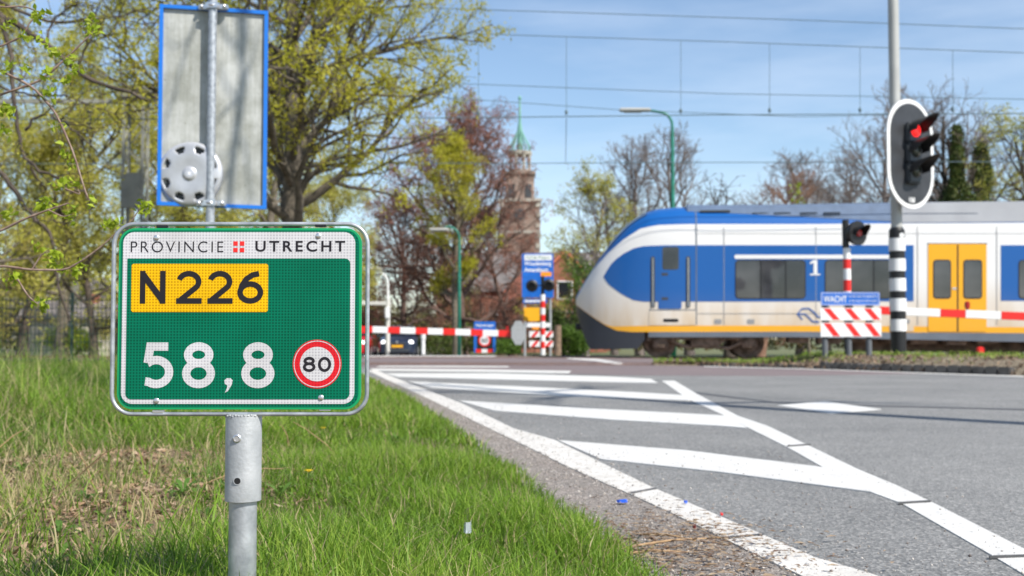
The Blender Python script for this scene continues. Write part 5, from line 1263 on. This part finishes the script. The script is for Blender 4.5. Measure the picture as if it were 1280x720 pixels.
# island grass and weeds
rg = np.random.default_rng(55); n = 5200; tt = rg.uniform(0, len(ki)-2, n); ii = tt.astype(int); kk = np.array([[p.x, p.y] for p in ki]); p0 = kk[ii]; u = rg.uniform(.15,.95,n)
bk = np.stack([p0[:,0]+(23.8-p0[:,1])*.55+.2, 23.8-p0[:,0]*TA*.9], 1); q = p0+(bk-p0)*u[:,None]
keep = (np.sin(q[:,0]*2.1)*np.sin(q[:,1]*1.7+q[:,0]) > -.25); q = q[keep]; u = u[keep]; n = len(q)
C = np.stack([q[:,0], q[:,1], .19*np.minimum(1,u*4)*np.clip((q[:,0]-4.6)/1.6,.12,1)+.03+rg.uniform(0,.09,n)], 1)
v, f, a = leaves_np(C, .055, rg, .25, tint=rg.uniform(.2,.95,n)); tag(np_mesh('verge_weeds', v, f, M['grass'], attr=a), 'patchy low weeds on the verge beside the track', 'weeds', kind='stuff')
n = 3500; y_ = rg.uniform(21.2,22.6,n); x_ = rg.uniform(-16,-6.8,n); C = np.stack([x_, y_, rg.uniform(-.02,.10,n)], 1); v, f, a = leaves_np(C, .07, rg, .2, tint=rg.uniform(.1,.8,n)); tag(np_mesh('trackside_grass', v, f, M['grass'], attr=a), 'longer grass along the near rails at the left', 'grass', kind='stuff')
n = 5000; k_ = rng.uniform(0, len(ki)-2, n).astype(int); q_ = kk[k_] + rng.normal(size=(n,2))*.03; u_ = rng.uniform(.02,.95,n)**1.6; bq = np.stack([q_[:,0]+(23.8-q_[:,1])*.55+.2, 23.8-q_[:,0]*TA*.9],1); q_ = q_+(bq-q_)*u_[:,None]
C = np.stack([q_[:,0], q_[:,1], .19*np.minimum(1,u_*4)*np.clip((q_[:,0]-4.6)/1.6,.12,1)+.025+rng.uniform(0,.03,n)], 1)
v, f, a = leaves_np(C, .05, np.random.default_rng(77), .5); tag(np_mesh('verge_debris', v, f, leaf_mat('verge_debris_bit', [(.06,.045,.035),(.2,.13,.09),(.38,.27,.18)], .1), attr=a), 'brown leaves and broken bits strewn over the railway verge', 'debris', kind='stuff')
# broad leaved weeds in the near grass
n = 230; wy_ = rng.uniform(2.2, 8, n); wx_ = edge_x(wy_) - rng.uniform(.15, 3.2, n); LV, LF_, LT = [], [], []; o_ = 0; rg = np.random.default_rng(78)
for i in range(n):
    z0 = float(verge_z(edge_x(wy_[i])-wx_[i], wx_[i], wy_[i])); m_ = rg.integers(5, 10); sz = rg.uniform(.010, .028); tt1 = rg.uniform(0,1)
    for j in range(m_):
        a = 6.28*j/m_ + rg.uniform(-.3,.3); dr = np.array([math.cos(a), math.sin(a), rg.uniform(.35,1.1)]); sd = np.array([-math.sin(a), math.cos(a), 0])*sz*.28; p0 = np.array([wx_[i], wy_[i], z0+.01]); p1 = p0+dr*sz; p2 = p0+dr*sz*1.6; p2[2] -= sz*.3; p3 = p0 + dr*sz*2.1; p3[2] -= sz*.9
        LV += [p0, p1-sd, p1+sd, p2-sd*.9, p2+sd*.9, p3]; LF_ += [[o_, o_+1, o_+2, o_+2], [o_+1, o_+3, o_+4, o_+2], [o_+3, o_+5, o_+4, o_+4]]; LT += [tt1*.7+rg.uniform(0,.3)]*6; o_ += 6
me_w = MB(); me_w.v = [tuple(p) for p in LV]; me_w.f = [tuple(dict.fromkeys(f_)) for f_ in LF_]; me = bpy.data.meshes.new('broad_weeds'); me.from_pydata(me_w.v, [], me_w.f); a_ = me.attributes.new('tint', 'FLOAT', 'POINT'); a_.data.foreach_set('value', np.array(LT, dtype=np.float32)); me.materials.append(leaf_mat('broad_weed_leaf', [(.05,.11,.02),(.09,.19,.03),(.16,.26,.05)], .35))
ow = bpy.data.objects.new('broad_weeds', me); COL.objects.link(ow); tag(ow, 'low broad leaved weeds mixed into the verge grass', 'weeds', kind='stuff')
# dead leaves in the bare patch, litter on shoulder, gravel
n = 8000; x = rng.normal(-1.42,.5,n); y = rng.normal(3.4,.75,n); ok = (y > 1.6) & (x < edge_x(y)-.5); x, y = x[ok], y[ok]
x2 = rng.uniform(-6,0,1800); y2 = rng.uniform(2,16,1800); ok = x2 < edge_x(y2)-.1; x = np.concatenate([x, x2[ok]]); y = np.concatenate([y, y2[ok]])
C = np.stack([x, y, verge_z(edge_x(y)-x, x, y)+rng.uniform(.0,.015,len(x))], 1)
rg = np.random.default_rng(9); n = len(C); a_ = rg.normal(size=(n,3)); a_[:,2] *= .3; a_ /= np.linalg.norm(a_,axis=1,keepdims=True); b_ = np.cross(a_, np.array([0,0,1.])+rg.normal(size=(n,3))*.35); b_ /= np.linalg.norm(b_,axis=1,keepdims=True); up_ = np.cross(a_, b_); s = rg.uniform(.007,.021,(n,1))
V_ = np.stack([C-a_*s, C+b_*s*.5+up_*s*.2, C+a_*s, C-b_*s*.5+up_*s*.25], 1).reshape(-1,3)
tag(np_mesh('leaf_litter', V_, np.arange(4*n).reshape(-1,4), lf_brown, attr=np.repeat(rg.uniform(0,1,n),4)), 'dry brown leaves lying between the grass tufts', 'leaf litter', kind='stuff')
# straw stalks
g = []
for k in range(46):
    y = rng.uniform(2.6,9); x = edge_x(y)-rng.uniform(.6,3.4); L_ = rng.uniform(.12,.38); a = rng.uniform(0,6.28); el = rng.uniform(.1,1.2); p = np.array([x,y,float(verge_z(edge_x(y)-x,x,y))+.02]); dvec = np.array([math.cos(a)*math.cos(el), math.sin(a)*math.cos(el), math.sin(el)])
    q = np.array([p, p+dvec*L_*.4+rng.normal(size=3)*.006, p+dvec*L_*.75+np.array([0,0,-.01]), p+dvec*L_+np.array([0,0,-.03])]); g.append((q, np.array([.0022,.002,.0016,.001]), 4))
V_, F_ = tubes_np(g); tag(np_mesh('dry_stalks', V_, F_, mat('straw', (.42,.28,.14), .8, var=.2, vscale=20)), 'dry straw coloured stalks standing among the grass', 'dry stalks', kind='stuff')
def pebbles(name, label, x, y, z, s, m, seed):
    rg = np.random.default_rng(seed); n = len(x); o = np.array([[1,0,0],[0,1,0],[-1,0,0],[0,-1,0],[0,0,.7],[0,0,-.5]]); V_ = np.stack([x,y,z],1)[:,None,:] + o[None]*s[:,None,None]*rg.uniform(.6,1.4,(n,6,3))
    a = rg.uniform(0,3.14,n); f0 = np.array([[0,1,4],[1,2,4],[2,3,4],[3,0,4],[1,0,5],[2,1,5],[3,2,5],[0,3,5]]); F_ = (f0[None]+np.arange(n)[:,None,None]*6).reshape(-1,3)
    return tag(np_mesh(name, V_.reshape(-1,3), F_, m, attr=np.repeat(rg.uniform(0,1,n),6)), label, 'gravel', kind='stuff')
n = 22000; y = 2.0+13*rng.uniform(0,1,n)**1.7; lx = np.interp(y, [p.y for p in linL][::-1], [p.x for p in linL][::-1]); ex = edge_x(y); tt_ = rng.uniform(0,1,n)
x = ex + (lx-ex)*tt_ + np.where(rng.uniform(0,1,n) < .38, rng.exponential(.4,n), 0)
grav_m = leaf_mat('gravel_stone', [(.10,.08,.07),(.26,.22,.19),(.42,.37,.32),(.66,.6,.54)], 0)
pebbles('gravel', 'fine loose gravel along the road edge', x, y, np.full(n,.012), rng.uniform(.001,.0026,n)*(1+1.2*(rng.uniform(0,1,n)<.12)), grav_m, 2)
# heap of twigs and leaf bits
n = 1500; c = G(838,690); x = rng.normal(c.x,.16,n)+.0; y = rng.normal(c.y,.28,n); ok = (x > edge_x(y)-.02); C = np.stack([x,y,.012+rng.uniform(0,.012,n)],1)[ok]; n = len(C)
rg = np.random.default_rng(4); a = rg.uniform(0,6.28,n); v = np.stack([np.cos(a),np.sin(a),np.zeros(n)],1); b_ = np.stack([-np.sin(a),np.cos(a),np.zeros(n)],1)*rg.uniform(.1,.5,(n,1)); s = rg.uniform(.004,.018,(n,1)); V_ = np.stack([C-v*s, C+b_*s+[0,0,.002], C+v*s, C-b_*s+[0,0,.003]],1).reshape(-1,3)
tag(np_mesh('road_debris', V_, np.arange(4*n).reshape(-1,4), leaf_mat('debris_bit', [(.14,.08,.05),(.3,.2,.12),(.45,.34,.22)], .1), attr=np.repeat(rg.uniform(0,1,n),4)), 'scattered leaf crumbs and bark bits on the shoulder', 'debris', kind='stuff')
stalk_m = mat('dry_reed', (.36,.23,.12), .85, var=.25, vscale=30)
for k, (a, b_) in enumerate((((775,686),(905,672)), ((770,694),(860,690)), ((800,668),(870,676)))):
    p, q = G(*a, .012), G(*b_, .014); m_ = (p+q)/2 + Vector((0,.012,.006)); r = MB(); r.tube([p, p.lerp(m_,.5)+Vector((0,.003,0)), m_, q], [.0035,.004,.0032,.0015], 6)
    tag(r.build('dry_stalk', stalk_m, smooth=True), ['long pale dry stalk lying across the litter heap by the road line', 'darker dry stalk lying nearest the grass edge in the litter heap', 'short dry stalk at the far side of the litter heap'][k], 'dry stalk', 'stalks in the litter heap')
def shard(name, px, py, sx, sy, m, label, cat, h=.004, z=.012):
    p = G(px, py, z); q = MB(); rs = random.Random(px); pts = [(sx*math.cos(a)*rs.uniform(.6,1), sy*math.sin(a)*rs.uniform(.6,1)) for a in np.linspace(0, 6.28, 7)[:-1]]
    n = len(pts); q.add([(p.x+a, p.y+b, p.z-.002) for a, b in pts] + [(p.x+a*.9, p.y+b*.9, p.z+h*rs.uniform(.6,2.2)) for a, b in pts], [tuple(range(n))[::-1], tuple(range(n,2*n))] + [(i,(i+1)%n,(i+1)%n+n,i+n) for i in range(n)])
    tag(q.build(name, m), label, cat)
blue_pl = mat('blue_plastic', (.02,.12,.75), .35); 
shard('plastic_shard', 778, 627, .028, .020, blue_pl, 'larger bright blue plastic shard on the asphalt left of the edge line', 'litter', .004)
shard('plastic_shard', 857, 628, .006, .012, blue_pl, 'tiny blue plastic chip on the right side of the edge line', 'litter', .004)
shard('red_chip', 902, 643, .005, .010, M['red'], 'small red chip just right of the edge line', 'litter', .003)
shard('red_chip', 868, 659, .006, .010, mat('dark_red', (.2,.02,.02), .5), 'dark red crumb on the edge line', 'litter', .005, .016)
shard('plastic_scrap', 585, 664, .013, .03, mat('clear_plastic', (.75,.8,.85), .1, trans=.6), 'clear plastic scrap lying in the grass', 'litter', .012, .11)
def dandelion(px, py, lab):
    d = G(px, py, .13); t = thing('dandelion', (d.x, d.y, .03), lab, 'flower', 'dandelions'); q = MB(); q.tube([(0,0,0),(.004,0,.05),(0,0,.10)], .0015, 6); q.build('stem', lf_green, t)
    q = MB(); 
    for k in range(22):
        a = k*2.4; r = .013*(.5+.5*(k%3)/2); q.add([(0,0,.10),(r*math.cos(a-.15),r*math.sin(a-.15),.106),(r*1.15*math.cos(a),r*1.15*math.sin(a),.108),(r*math.cos(a+.15),r*math.sin(a+.15),.106)], [(0,1,2,3)])
    q.build('flower_head', mat('dandelion_yellow', (.8,.55,.01), .6), t)
dandelion(404, 536, 'single yellow dandelion in the grass right of the sign post')
dandelion(386, 590, 'lower yellow dandelion half hidden in the grass right of the sign post')

# ------------------------------------------------------------------ mesh fence at left
def fence():
    d = 27.5; x0, x1 = -26, base(430, d).x; t = thing('mesh_fence', (x0, d, 0), 'green wire mesh fence along the railway at the left', 'fence', rz=-R(2)); L_ = x1-x0; H = 1.55; gm = mat('fence_green', (.03,.055,.04), .6)
    q = MB()
    for k in range(int(L_/.1)): q.box((k*.1,0,H/2), (.014,.008,H))
    for z in np.arange(.08, H+.01, .2): q.box((L_/2,.009,z), (L_,.008,.016))
    o = q.build('wire_mesh', gm, t)
    k = 0
    xs = [(base(102,d).x-x0) + 2.45*i for i in range(-8, 6)]
    for x in xs:
        if 0 < x < L_: q = MB(); q.box((x,-.04,H/2+.05), (.07,.05,H+.12)); q.build('post', gm, t)
fence()
# ------------------------------------------------------------------ buildings
def house(label, px, d, w, dep, h, rh, wallm, roofm, rz=0, win=(), gable=True, name='house'):
    t = thing(name, gbase(px, d), label, 'building', rz=rz)
    q = MB(); q.box((0,dep/2,h/2), (w,dep,h)); q.add([(-w/2,0,h),(w/2,0,h),(0,0,h+rh),(-w/2,dep,h),(w/2,dep,h),(0,dep,h+rh)], [(0,1,2),(3,5,4)]) if gable else None
    q.build('wall', wallm, t)
    r = MB(); o = .35
    if gable:
        for s in (-1, 1):
            r.add([(s*(w/2+o),-o,h-o*rh/(w/2)),(0,-o,h+rh+.02),(0,dep+o,h+rh+.02),(s*(w/2+o),dep+o,h-o*rh/(w/2)),(s*(w/2+o),-o,h-o*rh/(w/2)+.18),(0,-o,h+rh+.2),(0,dep+o,h+rh+.2),(s*(w/2+o),dep+o,h-o*rh/(w/2)+.18)], [(0,1,2,3),(4,5,6,7),(0,1,5,4),(3,2,6,7),(0,3,7,4),(1,2,6,5)])
    else:
        r.add([(-w/2-o,-o,h),(w/2+o,-o,h),(w/2+o,dep/2,h+rh),(-w/2-o,dep/2,h+rh),(-w/2-o,dep+o,h),(w/2+o,dep+o,h)], [(0,1,2,3),(3,2,5,4),(0,3,4),(1,5,2)])
    rf = r.build('roof', roofm, t); c = MB(); c.box((w*.25,dep/2,h+rh*.8), (.6,.6,1.2)); c.build('chimney', M['brick'], rf)
    for (wx, wz, ww, wh) in win:
        f = MB(); f.box((wx,-.02,wz), (ww+.16,.08,wh+.16)); fo = f.build('window', M['white'], t); g_ = MB(); g_.box((wx,-.05,wz), (ww,.05,wh)); g_.build('pane', M['black_gloss'], fo)
house('brick house with a pale gable and red roof behind the blue direction sign', 706, 84, 6.5, 9, 4.2, 3.2, M['brick'], M['roof_red'], R(12), [(-1.6,2,1.1,1.4),(1.4,2,1.1,1.4),(0,4.6,1,1.2)])
house('long brick building with a dark roof glimpsed below the church tower', 655, 96, 15, 8, 5.0, 3.6, M['brick'], M['roof_tile'], R(-5), [(-5,2.2,1.2,1.6),(-2,2.2,1.2,1.6),(1,2.2,1.2,1.6),(4,2.2,1.2,1.6)], gable=False)
house('low house with an orange tiled roof behind the waiting cars', 508, 90, 8, 7, 1.3, 1.1, M['stone'], M['roof_red'], 0, [(-2,.8,1,.7),(1.5,.8,1,.7)], gable=False)
house('pale shed with a grey roof seen through the left fence', 84, 60, 4.2, 5, 2.0, 1.0, M['stone'], M['roof_tile'], R(15), [(0,1.2,1,.9)], gable=False, name='shed')
house('pale rendered house among the trees at the far left', 20, 82, 9, 7, 3.2, 2.4, mat('dull_render', (.36,.34,.30), .85, var=.2, vscale=.8), M['roof_tile'], R(-8), [(-2.4,1.8,1.2,1.4),(1.8,1.8,1.2,1.4)], gable=False)
def church():
    d = 120; t = thing('church_tower', base(650, d, -.0), 'brick church tower with an open lantern and green copper spire behind the trees', 'church tower'); S = d/F; Z = lambda py: P(650, py, d).z
    q = MB(); w = 50*S; q.box((0,2,Z(252)/2), (w,w,Z(252))); q.build('brick_shaft', mat('old_tower_brick', (.20,.13,.10), .9, col2=(.33,.24,.19), vscale=.7, detail=9), t)
    q = MB()
    for s in (-1,1): 
        for k in range(14): q.box((s*(w/2-.18), 2-w/2-.02, .5+k*1.1), (.5,.12,.5))
    q.box((0,2,Z(252)+.15), (w*1.08,w*1.08,.35)); q.box((0,2,Z(290)), (w*1.03,w*1.03,.3)); q.build('stone_trim', M['stone'], t)
    q = MB(); w2 = 36*S; q.box((0,2,(Z(252)+Z(216))/2), (w2,w2,Z(216)-Z(252))); q.box((0,2,Z(215)), (w2*1.1,w2*1.1,.3)); up = q.build('upper_stage', mat('weathered_stone', (.34,.25,.2), .9, var=.35, vscale=.9), t)
    for s in (-.9,.9): q = MB(); q.box((s,2-w2/2-.02,Z(238)), (.7,.1,1.4)); q.build('louvre', M['grey_dark'], up)
    q = MB(); q.lathe((0,2-w/2-.03,Z(268)), [(.6,0),(.6,.08)], 'Y', 24); q.build('clock_face', M['grey_dark'], t)
    q = MB(); rl = 13*S
    for k in range(8): a = R(22.5+45*k); q.cyl((rl*math.cos(a),2+rl*math.sin(a),Z(214)), (rl*math.cos(a),2+rl*math.sin(a),Z(190)), .16, n=8)
    q.lathe((0,2,Z(191)), [(rl*1.15,0),(rl*1.2,.15),(rl*1.2,.4),(rl,.45)], 'Z', 16); q.lathe((0,2,Z(214)), [(rl*1.1,0),(rl*1.1,.4)], 'Z', 16); q.build('lantern', M['stone'], t)
    q = MB(); q.lathe((0,2,0), [(.36,Z(186)),(.32,Z(176)),(.22,Z(165)),(.16,Z(150)),(.09,Z(120))], 'Z', 12)
    for k in range(8):
        a = R(45*k+10); c, s = math.cos(a), math.sin(a); q.tube([(r*c,2+r*s,z) for r, z in ((rl*1.05,Z(187)),(rl*1.05,Z(180)),(rl*.6,Z(170)),(rl*.22,Z(160)),(.08,Z(148)))], .07, 6)
    q.lathe((0,2,Z(121)), [(.04,0),(.16,.15),(.2,.3),(.12,.45),(.02,.55)], 'Z', 12); q.build('copper_spire', M['copper'], t)
church()

# ------------------------------------------------------------------ cars
def car(px, d, paint, label, lit=True, plate_c=True, W=1.78, H=1.5, rz=0.0):
    t = thing('car', gbase(px, d), label, 'car', 'cars waiting at the crossing', rz); L_ = 4.1
    # stations along y (front at y=0): (y, half width, z bottom, z belt, z top, half width top)
    st = [(0,.62,.28,.62,.66,.5),(.06,.78,.22,.70,.76,.64),(.25,.86,.2,.80,.86,.72),(.7,.885,.2,.88,.95,.74),(1.05,.89,.2,.92,1.0,.74),(1.35,.89,.2,.93,1.22,.68),(1.75,.89,.2,.94,1.43,.60),(2.3,.89,.2,.95,H,.58),(3.1,.89,.2,.96,H-.02,.57),(3.7,.87,.22,.98,1.34,.58),(3.95,.83,.26,1.0,1.15,.62),(L_,.74,.34,.9,.95,.6)]
    k = W/1.78; q = MB(); n = 10
    for y, hw, zb, zl, ztp, ht in st:
        pr = [(-hw*.93,zb),(-hw,zb+.15),(-hw,zl-.08),(-hw*.97,zl),(-ht,ztp-.05),(-ht*.85,ztp)]; pr = pr + [(-a,b) for a,b in pr[::-1]]; q.v += [(a*k,y,b) for a,b in pr]
    m = 12
    for i in range(len(st)-1):
        for j in range(m): q.f.append((i*m+j,i*m+(j+1)%m,(i+1)*m+(j+1)%m,(i+1)*m+j)); q.m.append(0)
    q.f.append(tuple(range(m))); q.m.append(0); q.f.append(tuple((len(st)-1)*m+j for j in range(m))); q.m.append(0)
    body = q.build('body', paint, t, auto=28)
    gl = M['black_gloss']
    q = MB(); q.add([(-.68*k,1.10,1.035),(.68*k,1.10,1.035),(.53*k,1.72,1.425),(-.53*k,1.72,1.425)], [(0,1,2,3)]); q.v = [(x,y-.012,z+.012) for x,y,z in q.v]; q.build('windscreen', gl, t)
    for s in (-1,1):
        q = MB(); q.add([(s*.80*k,1.35,1.02),(s*.80*k,3.5,1.04),(s*.62*k,3.1,1.40),(s*.63*k,1.9,1.40)], [(0,1,2,3)]); q.v = [(x+s*.03,y,z) for x,y,z in q.v]; q.build('side_window', gl, t)
        q = MB(); q.box((s*.99*k,1.35,1.02), (.18,.12,.13), bev=.03); q.build('mirror', paint, t)
        q = MB(); q.lathe((s*.62*k,.07,.70), [(.12,-.03),(.13,.0),(.10,.03)], 'Y', 20); hl = q.build('headlight', mat('headlight_lit', (.9,.9,.9), .2, emit=(1,1,1), estr=1.4) if lit else M['white'], t)
        q = MB(); q.lathe((s*.62*k,.12,.36), [(.07,0),(.06,.07)], 'Y', 16); q.build('fog_light', M['white'], t)
        for y in (.78, 3.3):
            q = MB(); q.lathe((s*.80*k,y,.31), [(.31,-.1),(.31,.1)], 'X', 28); w_ = q.build('wheel', M['black'], t, auto=40); q = MB(); q.lathe((s*.80*k+s*.101,y,.31), [(.2,-.004),(.2,.004)], 'X', 20); q.build('rim', M['silver'], w_)
    q = MB(); q.box((0,-.005,.55), (.52*k,.03,.11)); q.build('number_plate', M['yellow'], t)
    q = MB(); q.box((0,.0,.68), (.8*k,.05,.08), bev=.01); q.build('grille', M['grey_dark'], t)
    q = MB(); q.box((0,.03,.36), (1.1*k,.08,.12), bev=.02); q.build('lower_grille', M['grey_dark'], t)
    q = MB(); q.lathe((0,-.02,.74), [(.055,0),(.055,.02)], 'Y', 16); q.build('badge', M['chrome'], t)
dk = mat('dark_blue_car_paint', (.018,.028,.055), .2, coat=.8); rdp = mat('red_car_paint', (.55,.01,.015), .25, coat=.8); wht = mat('white_van_paint', (.7,.72,.72), .3)
car(496.5, 52, dk, 'dark blue hatchback with lit headlights waiting behind the far barrier')
car(437, 53, rdp, 'red car mostly hidden behind the kilometre sign')
def van():
    t = thing('van', gbase(460, 82), 'white van with a pale roof behind the dark car', 'van'); q = MB(); q.prism([(-1,.35),(1,.35),(1,1.5),(.93,2.35),(.8,2.45),(-.8,2.45),(-.93,2.35),(-1,1.5)], 0, 4.8); q.build('body', wht, t, bevel=.05)
    q = MB(); q.prism([(-.88,1.45),(.88,1.45),(.82,2.2),(-.82,2.2)], -.03, 0); q.build('windscreen', M['black_gloss'], t)
    for s in (-1,1):
        q = MB(); q.lathe((s*.75,-.02,.85), [(.14,0),(.12,.04)], 'Y', 16); q.build('headlight', M['white'], t)
        for y in (.9,3.8): q = MB(); q.lathe((s*.85,y,.36), [(.36,-.12),(.36,.12)], 'X', 24); q.build('wheel', M['black'], t)
van()

# ------------------------------------------------------------------ people (far, small)
def person(px, d, H, label, top, bottom, hairc, seed):
    t = thing('person', gbase(px, d), label, 'person'); s = H/1.75
    J = {'pelvis':(0,0,.95,.15),'waist':(0,0,1.1,.135),'chest':(0,0,1.32,.165),'neck':(0,0,1.48,.06),'head':(0,-.01,1.62,.095),'crown':(0,0,1.72,.07)}
    def skin(name, joints, edges, m, root=0):
        me = bpy.data.meshes.new(name); me.from_pydata([tuple(c*s for c in j[:3]) for j in joints], edges, []); o = bpy.data.objects.new(name, me); COL.objects.link(o)
        md = o.modifiers.new('skin', 'SKIN'); o.modifiers.new('sub', 'SUBSURF').levels = 1; o.modifiers['sub'].render_levels = 1; md.use_smooth_shade = True
        for i, j in enumerate(joints): me.skin_vertices[0].data[i].radius = (j[3]*s, j[3]*s*(.7 if j[3] > .12 else 1)); me.skin_vertices[0].data[i].use_root = i == root
        bpy.context.view_layer.update(); m2 = bpy.data.meshes.new_from_object(o.evaluated_get(bpy.context.evaluated_depsgraph_get())); bpy.data.objects.remove(o); m2.materials.clear(); m2.materials.append(m)
        o2 = bpy.data.objects.new(name, m2); COL.objects.link(o2); o2.parent = t; return o2
    sk = mat('skin', (.5,.3,.22), .5)
    js = [(0,0,.95,.13),(0,0,1.12,.12),(0,0,1.34,.14),(0,0,1.48,.055),(0,-.01,1.6,.09),(0,0,1.7,.075)]; ed = [(0,1),(1,2),(2,3),(3,4),(4,5)]
    for sd in (-1,1):
        n = len(js); js += [(sd*.2,0,1.4,.05),(sd*.25,.02,1.12,.04),(sd*.24,-.12,.9,.03),(sd*.24,-.16,.82,.035),(sd*.1,0,.88,.09),(sd*.11,-.02,.5,.06),(sd*.12,0,.09,.04),(sd*.12,-.14,.04,.035)]
        ed += [(2,n),(n,n+1),(n+1,n+2),(n+2,n+3),(0,n+4),(n+4,n+5),(n+5,n+6),(n+6,n+7)]
    skin('body', js, ed, sk)
    js = [(0,0,.92,.16),(0,0,1.12,.145),(0,0,1.36,.165),(-.2,0,1.41,.068),(-.25,.02,1.12,.055),(-.24,-.11,.92,.045),(.2,0,1.41,.068),(.25,.02,1.12,.055),(.24,-.11,.92,.045)]; skin('jacket', js, [(0,1),(1,2),(2,3),(3,4),(4,5),(2,6),(6,7),(7,8)], top)
    js = [(0,0,.98,.15),(-.1,0,.86,.105),(-.11,-.02,.5,.075),(-.12,0,.1,.06),(.1,0,.86,.105),(.11,-.02,.5,.075),(.12,0,.1,.06)]; skin('trousers', js, [(0,1),(1,2),(2,3),(0,4),(4,5),(5,6)], bottom)
    skin('hair', [(0,.02,1.62,.09),(0,.02,1.71,.088)], [(0,1)], mat('hair', hairc, .7))
person(556, 70, 1.4, 'person in an orange top and dark trousers standing beyond the crossing', mat('orange_cloth', (.6,.28,.16), .8), mat('denim', (.03,.04,.07), .9), (.25,.14,.06), 1)
person(584, 68, 1.4, 'person in a black top and pale trousers standing left of the town border sign', mat('black_cloth', (.03,.03,.035), .8), mat('pale_cloth', (.55,.55,.55), .9), (.1,.06,.04), 2)
